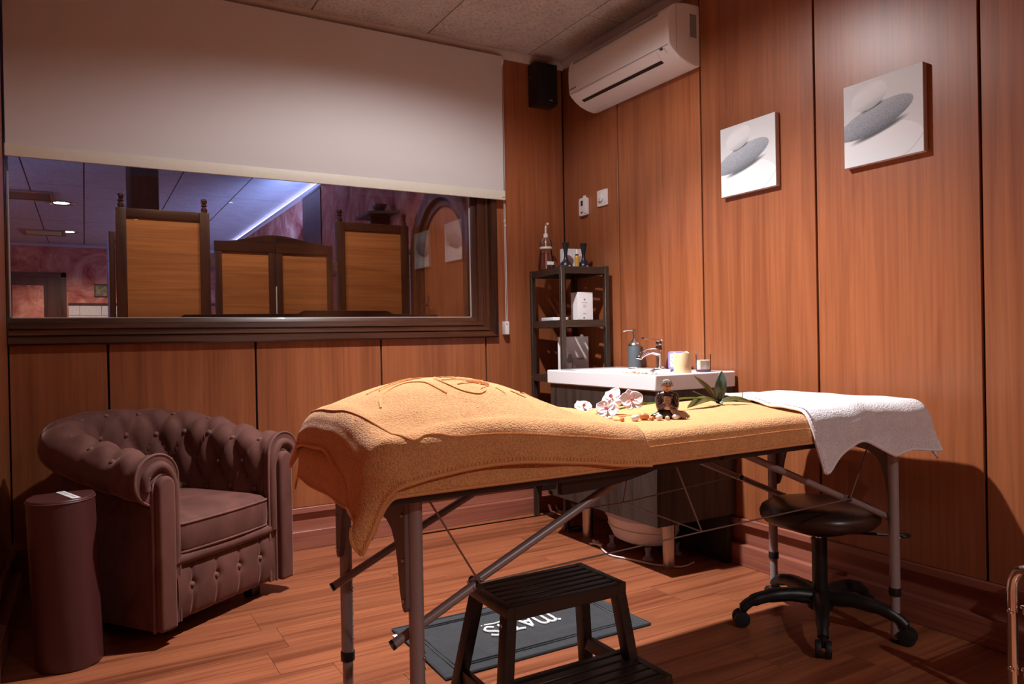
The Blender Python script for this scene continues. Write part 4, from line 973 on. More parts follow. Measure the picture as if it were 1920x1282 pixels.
frame_path = [(-1.345, -2.272), (-1.50, -2.272), (-1.66, -2.270), (-1.80, -2.262), (-1.845, -2.245), (-1.875, -2.236), (-1.905, -2.240), (-1.93, -2.19), (-1.955, -2.10), (-1.975, -1.95), (-1.98, -1.80), (-1.975, -1.70)]
ob('border_line', W2(strip_on(up2, frame_path, 0.0024, 6, 8)), M['towel_hem'], s2, smooth=True)
# raised swirl and sunflower pattern
swirl = [[(-1.905, -2.06), (-1.87, -1.98), (-1.80, -1.945), (-1.775, -1.98), (-1.765, -2.04), (-1.755, -2.08)],
         [(-1.715, -1.93), (-1.735, -1.97), (-1.735, -2.02), (-1.715, -2.075), (-1.685, -2.095), (-1.660, -2.085), (-1.648, -2.07)],
         [(-1.86, -1.93), (-1.80, -1.90), (-1.74, -1.90)], [(-1.88, -1.90), (-1.82, -1.87), (-1.75, -1.86)]]
for pth in swirl: ob('raised_swirl', W2(strip_on(up2, pth, 0.0026, 6, 8)), M['towel_hem'], s2, smooth=True)
fc = (-1.595, -1.985)
for rr in (0.030, 0.042, 0.054, 0.066):
    pth = [(fc[0]+rr*1.3*math.cos(R(t)), fc[1]+rr*math.sin(R(t))) for t in range(95, 271, 22)]
    ob('raised_arc', W2(strip_on(up2, pth, 0.0022, 6, 4)), M['towel_hem'], s2, smooth=True)
for q in range(14):
    an = R(85 + q*26); r0, r1 = 0.068, 0.098
    a0 = (fc[0]+r0*1.35*math.cos(an-0.12), fc[1]+r0*math.sin(an-0.12)); a1 = (fc[0]+r1*1.4*math.cos(an), fc[1]+r1*math.sin(an)); a2 = (fc[0]+r0*1.35*math.cos(an+0.12), fc[1]+r0*math.sin(an+0.12))
    ob('raised_petal', W2(P_tube([up2(*a0), up2(*a1), up2(*a2)], 0.0020, 6)), M['towel_hem'], s2, smooth=True)
# the pillow itself, under the towel
pw = tag(ob('head_pillow', (lambda: (lambda g: g)(P_grid(lambda u, v: (-1.96+0.62*u, -2.20+0.54*v, ZB + 0.001 + 0.90*pillow_h(-1.96+0.62*u, -2.20+0.54*v)), 24, 24)))(), M['vinyl_dark'], smooth='full'), 'rounded head pillow hidden under the stitched orange towel', 'pillow')
sm_ = pw.modifiers.new('thickness', 'SOLIDIFY'); sm_.thickness = 0.004; sm_.offset = -1
# white towel at the foot end
def wt(u, v):
    b = -2.42 + (0.90)*v
    lo = -0.705 + 0.27*sstep(-2.30, -1.60, b)*1.0
    a = lo + (0.045 - lo)*u
    # scalloped front hem
    if b < FY0:
        k = 0.66 + 0.34*sstep(-0.57, -0.70, a) + 0.22*sstep(-0.50, -0.34, a) + 0.02*math.sin(a*30)
        b = FY0 + (b-FY0)*k
    f = 0.0
    if b < FY0 or a > FX1:
        f = 0.015*math.sin((a+0.69)*2*PI/0.27+1.2) + 0.007*math.sin(a*41)
    p = drape(a, b, 0.0125, None, f, 0.16, 0.072, 5.0)
    p.z += 0.007*(vnoise(a*8+3, b*8)-0.5) + 0.003*(vnoise(a*19, b*19+4)-0.5) + 0.010*math.exp(-((a+0.40-0.3*(b+2.0))/0.05)**2)*sstep(-1.7, -2.1, b)
    return p
WC = Vector((-0.42, -1.94, ZB))
s3 = thing('white_towel', 'white terry towel hanging over the foot end of the massage table', 'towel', tuple(WC))
def W3(p): return xf(p, tuple(-WC))
cloth('towel_cloth', lambda u, v: wt(u, v) - WC, 90, 100, M['towel_white'], s3, 0.006)
ob('edge_hem', W3(P_tube([wt(0, v/40) + Vector((-0.002, -0.001, 0.003)) for v in range(41)], 0.005, 6)), M['towel_white_hem'], s3, smooth=True)
ob('edge_hem', W3(P_tube([wt(v/41, 0.004) + Vector((0, -0.003, 0)) for v in range(35)], 0.005, 6)), M['towel_white_hem'], s3, smooth=True)
stl = [xf(P_ell((0, 0, 0), (0.008, 0.0025, 0.0035), 6, 4), wt(0.006, q/70)+Vector((-0.002, -0.004, 0.006)), (0, 0.3, 0.3)) for q in range(70)]
so = ob('hem_stitches', W3(join(*stl)), M['towel_white_hem'], s3, smooth=True); so['kind'] = 'stuff'

# ------------------------------------------------------------------ figurine, flowers and pebbles on the table
ZS = ZB + 0.0045
M['bronze'] = plain('dark_bronze', (0.085, 0.058, 0.048), 0.25, 0.45, 0.4, 90)
M['bronze_l'] = plain('pale_bronze', (0.42, 0.27, 0.22), 0.3, 0.3, 0.15, 120)
fg = thing('seated_figurine', 'small bronze seated figurine praying, among the pebbles on the orange sheet', 'figurine', (-1.055, -2.045, ZS), R(-42))
body = join(P_ell((0, 0, 0.012), (0.034, 0.022, 0.013), 18, 10), P_ell((-0.018, -0.010, 0.009), (0.022, 0.014, 0.010)), P_ell((0.018, -0.010, 0.009), (0.022, 0.014, 0.010)),
            P_ell((0, 0.004, 0.038), (0.024, 0.016, 0.034)), P_ell((0, 0.004, 0.062), (0.028, 0.015, 0.015)), P_ell((0, 0.0, 0.078), (0.008, 0.008, 0.010)),
            P_ell((-0.0235, 0.000, 0.046), (0.0095, 0.0150, 0.0270)), P_ell((0.0235, 0.000, 0.046), (0.0095, 0.0150, 0.0270)),
            P_tube(smooth_path([(-0.024, -0.006, 0.034), (-0.018, -0.016, 0.032), (-0.006, -0.020, 0.042)], 5), 0.0075, 10), P_tube(smooth_path([(0.024, -0.006, 0.034), (0.018, -0.016, 0.032), (0.006, -0.020, 0.042)], 5), 0.0075, 10),
            P_ell((0.026, -0.012, 0.008), (0.026, 0.016, 0.009)), P_ell((-0.024, -0.010, 0.007), (0.024, 0.014, 0.008)))
bo2 = ob('figure_body', body, M['bronze'], fg, smooth='full')
rm = bo2.modifiers.new('remesh', 'REMESH'); rm.mode = 'VOXEL'; rm.voxel_size = 0.0014; rm.use_smooth_shade = True
sm = bo2.modifiers.new('smooth', 'SMOOTH'); sm.iterations = 6; sm.factor = 0.5
hdp = join(P_ell((0, -0.004, 0.090), (0.0140, 0.0145, 0.0160), 20, 14), P_ell((0, -0.0180, 0.087), (0.0022, 0.003, 0.0038), 8, 6), P_ell((0.0128, 0, 0.090), (0.002, 0.003, 0.005), 8, 6), P_ell((-0.0128, 0, 0.090), (0.002, 0.003, 0.005), 8, 6))
hdo = ob('head', hdp, M['bronze_l'], fg, smooth='full')
curls = []
for i in range(6):
    for k in range(12):
        th_ = R(18+14*i); ph = 2*PI*(k+0.5*(i % 2))/12
        d = Vector((math.sin(th_)*math.cos(ph), math.sin(th_)*math.sin(ph), math.cos(th_)))
        if d.y < -0.55 and d.z < 0.45: continue
        curls.append(P_ell((d.x*0.0145, -0.003+d.y*0.0150, 0.0915+d.z*0.0165), (0.0030, 0.0030, 0.0030), 6, 5))
ob('hair_curls', join(*curls), plain('silver_curls', (0.30, 0.27, 0.25), 0.25, 0.7), hdo, smooth=True)
for x in (-0.005, 0.005): ob('eye_line', P_box(x-0.003, x+0.003, -0.0190, -0.0165, 0.0905, 0.0914), M['dark_print'], hdo)
ob('mouth_line', P_box(-0.003, 0.003, -0.0185, -0.0165, 0.0805, 0.0814), M['dark_print'], hdo)
ob('robe_panel', P_prism(rrect(0.0095, 0.019, 0.008), 'y', -0.023, -0.012), M['bronze_l'], fg, bevel=0.002, loc=(0, 0, 0.044))
for z in (0.036, 0.043, 0.050): ob('finger_line', P_box(-0.006, 0.006, -0.0238, -0.0228, z, z+0.0012), M['dark_print'], fg)
for q in range(5):
    ob('robe_fold', P_tube([(0.006+0.004*q, -0.020, 0.030-0.002*q), (0.018+0.007*q, -0.026, 0.017), (0.028+0.0075*q, -0.024, 0.005)], [0.003, 0.0056, 0.0050], 8), M['bronze_l'], fg, smooth=True)
tab = [((-1.225, -2.000), 0.0100, 'peb_w', 'white pebble left of the orange pebble in the row before the figurine'), ((-1.205, -2.030), 0.0085, 'peb_o', 'small round orange pebble, leftmost orange one in the row'),
       ((-1.172, -2.045), 0.0130, 'peb_w', 'large glossy white pebble in the middle of the row'), ((-1.135, -2.040), 0.0145, 'peb_o', 'long orange pebble in the middle of the row'), ((-1.125, -2.060), 0.0080, 'peb_o', 'small orange pebble leaning before the long orange pebble'),
       ((-1.135, -2.005), 0.0090, 'peb_w', 'white pebble leaning behind the long orange pebble'), ((-1.108, -2.070), 0.0120, 'peb_w', 'flat white pebble right of the long orange pebble'), ((-1.085, -2.078), 0.0080, 'peb_p', 'peach pebble touching the left knee of the figurine'),
       ((-1.062, -2.085), 0.0110, 'peb_w', 'white pebble standing right before the figurine'), ((-1.190, -2.010), 0.005, 'peb_p', 'tiny peach pebble beside the flower')]
for (xy, r, m, lab) in tab: pebble((xy[0], xy[1], ZS), r, M[m], lab, 'pebbles on the orange sheet', 3*hsh(xy[0]), 0.72)
# orchid spray
M['petal'] = plain('orchid_petal', (0.84, 0.78, 0.82), 0.45, 0, 0.04, 40); M['lip'] = plain('orchid_lip', (0.50, 0.08, 0.16), 0.45, 0, 0.25, 120); M['yolk'] = plain('orchid_yellow', (0.80, 0.42, 0.05), 0.5)
M['stem'] = plain('green_stem', (0.13, 0.25, 0.03), 0.4); M['leaf'] = plain('dark_orchid_leaf', (0.050, 0.085, 0.060), 0.25, 0, 0.25, 30); M['leaf_b'] = plain('olive_orchid_leaf', (0.085, 0.075, 0.015), 0.35, 0, 0.3, 30)
orc = thing('orchid_spray', 'artificial white orchid spray with dark leaves lying across the orange sheet', 'orchid', (-0.9, -1.9, ZS))
OC = Vector((-0.9, -1.9, ZS))
def O(p): return xf(p, tuple(-OC))
def petal_part(l, wd, cup):
    def fn(u, v):
        t = u; ww = wd*math.sin(PI*min(1, t*0.93+0.07))**0.7*(1-0.15*t); s = (v-0.5)*2
        return (s*ww, l*t, cup*l*(t**2)*0.5 + cup*ww*0.6*s*s + 0.02*l*math.sin(7*s)*t)
    return P_grid(fn, 8, 8)
def orchid(loc, face, size, roll=0):
    f = Vector(face).normalized(); q = f.to_track_quat('Z', 'Y').to_matrix().to_4x4()
    m = Matrix.Translation(Vector(loc)) @ q @ Matrix.Rotation(R(roll), 4, 'Z')
    def X(p): return O(([tuple(m @ Vector(v)) for v in p[0]], p[1]))
    first = None
    for ang, l, wd in ((0, 1.0, 0.52), (75, 1.05, 0.72), (-75, 1.05, 0.72), (145, 0.95, 0.45), (-145, 0.95, 0.45)):
        pp = X(xf(petal_part(l*size, wd*size, 0.35), (0, 0, 0.002), (0, 0, R(ang))))
        o = ob('petal', pp, M['petal'], orc, smooth='full', fix=False)
        s = o.modifiers.new('thickness', 'SOLIDIFY'); s.thickness = 0.0012
    lp = ob('lip', X(join(xf(petal_part(0.42*size, 0.20*size, 1.2), (0, 0, 0.006), (0.9, 0, R(180))), xf(petal_part(0.34*size, 0.18*size, 1.2), (0, 0, 0.006), (1.1, 0, R(120))), xf(petal_part(0.34*size, 0.18*size, 1.2), (0, 0, 0.006), (1.1, 0, R(-120))))), M['lip'], orc, smooth='full', fix=False)
    lp.modifiers.new('thickness', 'SOLIDIFY').thickness = 0.001
    ob('column', X(P_ell((0, 0, 0.008), (size*0.09, size*0.09, size*0.18), 8, 6)), M['yolk'], lp, smooth=True)
CAMD = Vector((-0.62, -0.74, 0.25))
orchid((-1.228, -1.880, ZS+0.026), (-0.1, -0.55, 0.85), 0.029, 20)
orchid((-1.205, -1.965, ZS+0.024), (-0.65, -0.55, 0.60), 0.034, -15)
orchid((-1.075, -1.910, ZS+0.040), (-0.35, -0.75, 0.45), 0.036, 10)
orchid((-1.100, -1.855, ZS+0.046), (-0.75, -0.20, 0.65), 0.034, 60)
for p, r, m in (((-1.268, -1.945, ZS+0.013), 0.015, 'yolk'), ((-1.128, -1.915, ZS+0.040), 0.012, 'petal'), ((-1.295, -1.900, ZS+0.010), 0.010, 'petal')):
    ob('bud', O(P_ell(p, (r, r*0.85, r*0.85), 14, 10)), M['petal'] if m == 'petal' else plain('bud_cream', (0.68, 0.50, 0.26), 0.45), orc, smooth=True)
ob('loose_petal', O(xf(petal_part(0.030, 0.012, 0.3), (-1.320, -2.045, ZS+0.001), (0, 0, R(-60)))), plain('dry_petal', (0.42, 0.16, 0.06), 0.6), orc, smooth='full')
ob('stem', O(P_tube(smooth_path([(-0.645, -1.845, ZS+0.008), (-0.74, -1.87, ZS+0.025), (-0.85, -1.90, ZS+0.036), (-0.97, -1.905, ZS+0.030), (-1.08, -1.89, ZS+0.020), (-1.18, -1.90, ZS+0.010), (-1.27, -1.93, ZS+0.010)], 6), 0.0026, 8)), M['stem'], orc, smooth=True)
ob('stem', O(P_tube(smooth_path([(-1.00, -1.90, ZS+0.028), (-1.04, -1.90, ZS+0.034), (-1.10, -1.905, ZS+0.036)], 4), 0.0018, 8)), M['stem'], orc, smooth=True)
def leaf(base, tip, wd, bend, mat, up_=(0, 0, 1), fold=0.5):
    b = Vector(base); t_ = Vector(tip); d = t_-b; s = d.cross(Vector(up_)).normalized(); n = s.cross(d).normalized()
    def fn(u, v):
        ww = wd*math.sin(PI*min(1, u*0.96+0.04))**0.75; q = (v-0.5)*2
        return b + d*u + s*(q*ww) + n*(bend*math.sin(PI*u) + fold*ww*abs(q)) - OC
    o = ob('leaf', P_grid(fn, 14, 8), mat, orc, smooth='full', fix=False)
    o.modifiers.new('thickness', 'SOLIDIFY').thickness = 0.0014
lb = (-0.655, -1.846, ZS+0.008)
leaf(lb, (-0.640, -1.850, ZS+0.112), 0.019, 0.012, M['leaf'], (-0.6, -0.75, 0), 0.35)
leaf(lb, (-0.665, -1.840, ZS+0.055), 0.011, 0.006, M['leaf'], (-0.6, -0.75, 0), 0.4)
leaf(lb, (-0.725, -1.806, ZS+0.098), 0.009, 0.014, M['leaf_b'], (-0.5, -0.6, 0.5), 0.4)
leaf((-0.66, -1.85, ZS+0.012), (-0.850, -1.905, ZS+0.004), 0.020, 0.014, M['leaf_b'], (-0.4, -0.4, 0.8), 0.3)
leaf((-0.65, -1.846, ZS+0.010), (-0.560, -1.905, ZS+0.004), 0.014, 0.010, M['leaf_b'], (-0.3, -0.5, 0.8), 0.3)
leaf((-0.66, -1.846, ZS+0.008), (-0.665, -1.875, ZS+0.002), 0.012, 0.004, M['leaf'], (-0.5, -0.5, 0.7), 0.4)
ob('aerial_root', O(P_tube(smooth_path([lb, (-0.70, -1.83, ZS+0.03), (-0.735, -1.812, ZS+0.048)], 4), 0.0016, 6)), M['leaf'], orc, smooth=True)
ob('aerial_root', O(P_tube(smooth_path([(-0.60, -1.88, ZS+0.01), (-0.585, -1.885, ZS+0.022), (-0.578, -1.882, ZS+0.04)], 4), 0.0013, 6)), M['leaf'], orc, smooth=True)
# ------------------------------------------------------------------ chesterfield tub armchair
def velvet_mat(name, col):
    t = NT(name)
    n1 = t.n('ShaderNodeTexNoise', i_Detail=4.0, i_Distortion=0.6); t.l(t.coords((9, 9, 5), False), n1.inputs['Vector']); n1.inputs['Scale'].default_value = 1
    c = t.ramp(n1.outputs[0], [(0.3, tuple(x*0.72 for x in col)), (0.5, col), (0.72, tuple(x*1.25 for x in col))])
    t.l(c, t.b.inputs['Base Color']); t.set(Roughness=0.75, Sheen_Weight=0.45, Sheen_Roughness=0.3, Specular_IOR_Level=0.2)
    t.b.inputs['Sheen Tint'].default_value = (0.85, 0.55, 0.48, 1)
    return t.m
M['velvet'] = velvet_mat('mauve_velvet', (0.120, 0.048, 0.038)); M['velvet_pipe'] = velvet_mat('mauve_piping', (0.165, 0.075, 0.062))
CO = Vector((-2.235, -0.455, 0)); CR = R(36)
arm = thing('tub_armchair', 'mauve velvet tufted tub armchair with rolled arms by the window wall', 'armchair', tuple(CO), CR)
AH, AD, AY, AB = 0.268, 0.330, 0.03, 0.255     # half width, front y, arc centre y, arc depth
L1 = AD + AY; LA = PI*0.5*(AH+AB); LT = 2*L1 + LA
def cpath(s):
    if s < L1: return Vector((-AH, -AD+s, 0)), Vector((-1, 0, 0))
    if s > L1+LA: return Vector((AH, AY-(s-L1-LA), 0)), Vector((1, 0, 0))
    a = PI*(s-L1)/LA
    return Vector((-AH*math.cos(a), AY+AB*math.sin(a), 0)), Vector((-math.cos(a)/AH, math.sin(a)/AB, 0)).normalized()
def Htop(s):
    t = s/LT
    return 0.632 + 0.108*math.sin(PI*t)**1.6
RR = 0.078
def cprof(H, half_only=False):
    pts = [(-0.030, 0.250), (-0.040, 0.34), (-0.045, 0.42), (-0.045, H-0.16), (-0.043, H-0.115)]
    for k in range(0, 15):
        a = R(180 - k*20 * (290/280)); pts.append((0.036+RR*math.cos(a), H-RR+RR*math.sin(a)))
    pts += [(0.050, H-2*RR+0.004), (0.052, H-0.22), (0.055, 0.20), (0.055, 0.055)]
    return pts
NP = 64
def resample(pts, n):
    d = [0]
    for a, b in zip(pts[:-1], pts[1:]): d.append(d[-1]+math.dist(a, b))
    out = []; j = 0
    for i in range(n+1):
        t = d[-1]*i/n
        while j < len(d)-2 and d[j+1] < t: j += 1
        u = (t-d[j])/max(1e-9, d[j+1]-d[j]); out.append((pts[j][0]+(pts[j+1][0]-pts[j][0])*u, pts[j][1]+(pts[j+1][1]-pts[j][1])*u, t))
    return out
DP, DQ = 0.128, 0.112
NSEG = 150
rowsT = {}
def shell():
    base = []
    for i in range(NSEG+1):
        s = LT*i/NSEG; c, n = cpath(s); H = Htop(s)
        pr = resample(cprof(H), NP)
        base.append([(c + n*a + Vector((0, 0, z)), t) for a, z, t in pr])
    v = []; f = []
    for i in range(NSEG+1):
        s = LT*i/NSEG
        fade_s = sstep(0, 0.05, s)*sstep(0, 0.05, LT-s)
        for j in range(NP+1):
            p, t = base[i][j]
            i0, i1 = max(i-1, 0), min(i+1, NSEG); j0, j1 = max(j-1, 0), min(j+1, NP)
            nn = (base[i1][j][0]-base[i0][j][0]).cross(base[i][j1][0]-base[i][j0][0])
            nn = nn.normalized() if nn.length > 1e-9 else Vector((0, 0, 1))
            pp, qq = (s-LT/2)/DP, (t-0.05)/DQ
            if qq < 4.05:
                m = math.sqrt(abs(math.sin(PI*(pp+qq/2))*math.sin(PI*(pp-qq/2))))
                m *= sstep(-0.3, 0.3, qq)
                amp = 0.030
            else:
                m = math.sqrt(abs(math.sin(PI*pp))); amp = 0.009*sstep(7.5, 4.5, qq)
            off = amp*(m-0.55)*fade_s
            v.append(p - nn*off*SGN)
    for i in range(NSEG):
        for j in range(NP):
            a = i*(NP+1)+j; f.append((a, a+1, a+NP+2, a+NP+1))
    return v, f, base
SGN = 1
v_, f_, base_ = shell()
# outward sense check on the inner face of the back
mid = base_[NSEG//2]; tn = (base_[NSEG//2+1][10][0]-base_[NSEG//2-1][10][0]).cross(base_[NSEG//2][11][0]-base_[NSEG//2][9][0])
SGN = 1 if tn.y > 0 else -1
v_, f_, base_ = shell()
ob('tufted_shell', (v_, f_), M['velvet'], arm, smooth='full')
btn = make_mesh('button', P_ell((0, 0, 0), (0.0105, 0.0105, 0.0075), 14, 8), 0, 2, 'full'); btn.materials.append(M['velvet_pipe'])
for row_ in range(1, 5):
    k = -6
    while k <= 6:
        p_ = k + (0.5 if row_ % 2 else 0.0)
        s = LT/2 + p_*DP
        if 0.06 < s < LT-0.06:
            H = Htop(s); pr = resample(cprof(H), NP); t = 0.05+row_*DQ
            j = min(range(NP+1), key=lambda q: abs(pr[q][2]-t)); c, n = cpath(s)
            a, z, _ = pr[j]; a2, z2, _ = pr[min(j+1, NP)]; tan = Vector((a2-a, z2-z)).normalized()
            nrm = (n*(-tan.y) + Vector((0, 0, tan.x)))
            ob('button', btn, None, arm, loc=tuple(c + n*a + Vector((0, 0, z)) - nrm*0.0115), rot=nrm.to_track_quat('Z', 'Y').to_euler())
        k += 1
# outer base under the shell, apron, cushion
def tubpoly(off, yfront, n=24):
    pts = [(-AH-off, yfront)]
    for i in range(n+1):
        a = PI*i/n; pts.append((-(AH+off)*math.cos(a), AY+(AB+off)*math.sin(a)))
    pts.append((AH+off, yfront)); return pts
ob('seat_base', P_prism(tubpoly(0.045, -AD+0.012), 'z', 0.055, 0.255), M['velvet'], arm)
def apron(u, v):
    x = -0.232+0.464*u; z = 0.055+0.195*v
    d = 0
    for bx in (-0.165, -0.055, 0.055, 0.165):
        d += 0.012*math.exp(-(((x-bx)/0.016)**2 + ((z-0.165)/0.018)**2)) + 0.006*math.exp(-((x-bx)/0.006)**2)
    bulge = 0.022*(math.sin(PI*min(1, max(0, v)))**0.5)
    return (x, -AD-0.006-bulge+d, z)
ob('front_apron', P_grid(apron, 90, 30), M['velvet'], arm, smooth='full')
for bx in (-0.165, -0.055, 0.055, 0.165): ob('button', btn, None, arm, loc=(bx, -AD-0.0165, 0.165), rot=(R(90), 0, 0))
ob('apron_band', P_tube([(-0.235, -AD-0.008, 0.262), (-0.12, -AD-0.012, 0.262), (0.12, -AD-0.012, 0.262), (0.235, -AD-0.008, 0.262)], 0.020, 14), M['velvet'], arm, smooth=True)
cpoly = [(-0.2285, -AD+0.022), (-0.2265, -AD+0.004), (-0.218, -AD-0.010), (-0.204, -AD-0.019), (-0.18, -AD-0.024), (-0.09, -AD-0.030), (0.0, -AD-0.032), (0.09, -AD-0.030), (0.18, -AD-0.024), (0.204, -AD-0.019), (0.218, -AD-0.010), (0.2265, -AD+0.004), (0.2285, -AD+0.022)] + [(0.230*math.cos(PI*i/18), 0.02+0.205*math.sin(PI*i/18)) for i in range(19)]
def cushion():
    lev = [(0.93, 0.268), (0.985, 0.280), (1.0, 0.300), (1.005, 0.335), (1.0, 0.372), (0.985, 0.386), (0.94, 0.398), (0.8, 0.410), (0.5, 0.420), (0.2, 0.424), (0.01, 0.425)]
    v = []; f = []; n = len(cpoly); cy = -0.09
    for sc2, z in lev:
        for x, y in cpoly: v.append((x*sc2, cy+(y-cy)*sc2, z))
    for i in range(len(lev)-1):
        for k in range(n): f.append((i*n+k, i*n+(k+1) % n, (i+1)*n+(k+1) % n, (i+1)*n+k))
    f.append(tuple(reversed(range(n)))); f.append(tuple(range((len(lev)-1)*n, len(lev)*n)))
    return v, f
cu_ = ob('seat_cushion', cushion(), M['velvet'], arm, smooth='full')
ob('piping', P_tube(smooth_path([(x*0.99, -0.09+(y+0.09)*0.99, 0.384) for x, y in cpoly], 2, True), 0.005, 8, True), M['velvet_pipe'], cu_, smooth=True)
ob('piping', P_tube(smooth_path([(x*0.985, -0.09+(y+0.09)*0.985, 0.286) for x, y in cpoly], 2, True), 0.005, 8, True), M['velvet_pipe'], cu_, smooth=True)
# scroll fronts
def scroll(sgn, grow=0.0):
    H = Htop(0); pts = [(0.055, 0.055), (0.055, H-2*RR-0.035), (0.060, H-2*RR-0.015)]
    for k in range(0, 25):
        a = R(-105 + k*285/24); pts.append((0.036+(RR+0.006+grow)*math.cos(a), H-RR+(RR+0.006+grow)*math.sin(a)))
    pts += [(-0.050, H-0.2), (-0.050, 0.055)]
    return [(sgn*(AH+a), z) for a, z in pts]
def pad(sgn, w0=0.034, top=None):
    H = Htop(0); zt = H-0.105
    pts = [(0.020+w0, 0.052), (0.020+w0, zt-0.02)] + [(0.020+w0*math.cos(R(k*15)), zt+w0*1.15*math.sin(R(k*15))) for k in range(0, 13)] + [(0.020-w0, zt-0.02), (0.020-w0, 0.052)]
    return [(sgn*(AH+a), z) for a, z in pts]
for sgn in (-1, 1):
    ob('scroll_front', P_prism(scroll(sgn), 'y', -AD-0.022, -AD+0.004), M['velvet'], arm, bevel=0.008, segs=3)
    po = ob('arm_pad', P_prism(pad(sgn), 'y', -AD-0.052, -AD-0.016), M['velvet'], arm, bevel=0.014, segs=4)
    ob('piping', P_tube(smooth_path([(x, -AD-0.020, z) for x, z in scroll(sgn)], 2), 0.0048, 8), M['velvet_pipe'], arm, smooth=True)
    ob('piping', P_tube(smooth_path([(x, -AD-0.024, z) for x, z in pad(sgn, 0.038)], 2), 0.0048, 8), M['velvet_pipe'], po, smooth=True)
    # inner band between pad and seat
    ob('arm_band', P_tube(smooth_path([(sgn*(AH-0.030), -AD-0.020, 0.26), (sgn*(AH-0.032), -AD-0.022, 0.42), (sgn*(AH-0.028), -AD-0.022, 0.53), (sgn*(AH+0.004), -AD-0.022, 0.590), (sgn*(AH+0.045), -AD-0.022, 0.598), (sgn*(AH+0.082), -AD-0.022, 0.570), (sgn*(AH+0.080), -AD-0.022, 0.525)], 5), 0.016, 12), M['velvet'], arm, smooth=True)
for x in (-0.20, 0.20):
    for y in (-AD+0.06, 0.20): ob('foot', P_box(x-0.022, x+0.022, y-0.022, y+0.022, 0, 0.056), M['black_wood'], arm, bevel=0.003)
# ------------------------------------------------------------------ bolster
bo_ = thing('half_round_bolster', 'wine red vinyl half round bolster standing on end beside the armchair', 'bolster', (-2.535, -0.885, 0))
dp = []
for k in range(0, 19):
    a = R(150 + k*10); dp.append((0.004+0.094*math.cos(a), -0.005+0.094*math.sin(a)))
dp += [(0.100, -0.005), (0.098, 0.055), (0.092, 0.066), (0.080, 0.072), (0.02, 0.076), (-0.05, 0.072), (-0.078, 0.062)]
def lean(p): return [(x-0.035*z, y, z) for x, y, z in p[0]], p[1]
bb_ = ob('bolster_body', lean(P_prism(dp, 'z', 0.0, 0.530)), M['vinyl_wine'], bo_, bevel=0.008, segs=3)
ob('seam', lean(P_tube([(x*1.0, y*1.0, 0.521) for x, y in dp], 0.0022, 6, True)), plain('wine_piping', (0.12, 0.04, 0.036), 0.4), bo_, smooth=True)
ob('white_tape', lean(xf(P_box(-0.012, 0.012, -0.078, 0.076, 0.5302, 0.5315), (0.025, 0.0, 0), (0, 0, R(18)))), M['white_paper'], bo_)
for q in range(6): ob('tape_print', lean(xf(P_box(-0.005, 0.005, -0.06+0.024*q, -0.05+0.024*q, 0.5316, 0.5319), (0.025, 0.0, 0), (0, 0, R(18)))), M['grey_print'], bo_)
# ------------------------------------------------------------------ step stool
st = thing('step_stool', 'black wooden two step stool with slatted treads in front of the table', 'step stool', (-1.505, -2.10, 0))
UH, LH = 0.400, 0.212
def tread(x, y0, y1, z, name, n):
    for sx_ in (-1, 1): ob('side_rail', P_box(sx_*x-0.021 if sx_ > 0 else -x-0.000, sx_*x if sx_ > 0 else -x+0.021, y0, y1, z-0.024, z), M['black_wood'], st, bevel=0.002)
    for yy in (y0, y1-0.018): ob('cross_rail', P_box(-x+0.021, x-0.021, yy, yy+0.018, z-0.032, z), M['black_wood'], st, bevel=0.002)
    w_ = (y1-y0-0.036); g = 0.009; sw_ = (w_-g*(n+1))/n
    for q in range(n): ob('slat', P_box(-x+0.021, x-0.021, y0+0.018+g+q*(sw_+g), y0+0.018+g+q*(sw_+g)+sw_, z-0.014, z), M['black_wood'], st, bevel=0.0015, segs=1)
tread(0.168, -0.100, 0.090, UH, 'upper', 5)
tread(0.200, -0.225, -0.045, LH, 'lower', 4)
for sx_ in (-1, 1):
    ob('leg', P_beam((sx_*0.215, 0.135, 0), (sx_*0.154, 0.072, UH-0.02), 0.026, 0.034, (0, 1, 0)), M['black_wood'], st, bevel=0.002)
    ob('leg', P_beam((sx_*0.205, -0.120, 0), (sx_*0.154, -0.082, UH-0.02), 0.026, 0.034, (0, 1, 0)), M['black_wood'], st, bevel=0.002)
    ob('leg', P_beam((sx_*0.212, -0.225, 0), (sx_*0.190, -0.208, LH-0.01), 0.024, 0.032, (0, 1, 0)), M['black_wood'], st, bevel=0.002)
    ob('side_stretcher', P_beam((sx_*0.184, 0.100, LH-0.03), (sx_*0.186, -0.21, LH-0.03), 0.018, 0.034), M['black_wood'], st, bevel=0.002)
    for y, z in ((-0.078, UH-0.045), (-0.105, 0.17)): ob('screw', P_ell((sx_*(0.170 if z > 0.3 else 0.196), y, z), (0.002, 0.005, 0.005), 10, 6), M['steel'], st, smooth=True)
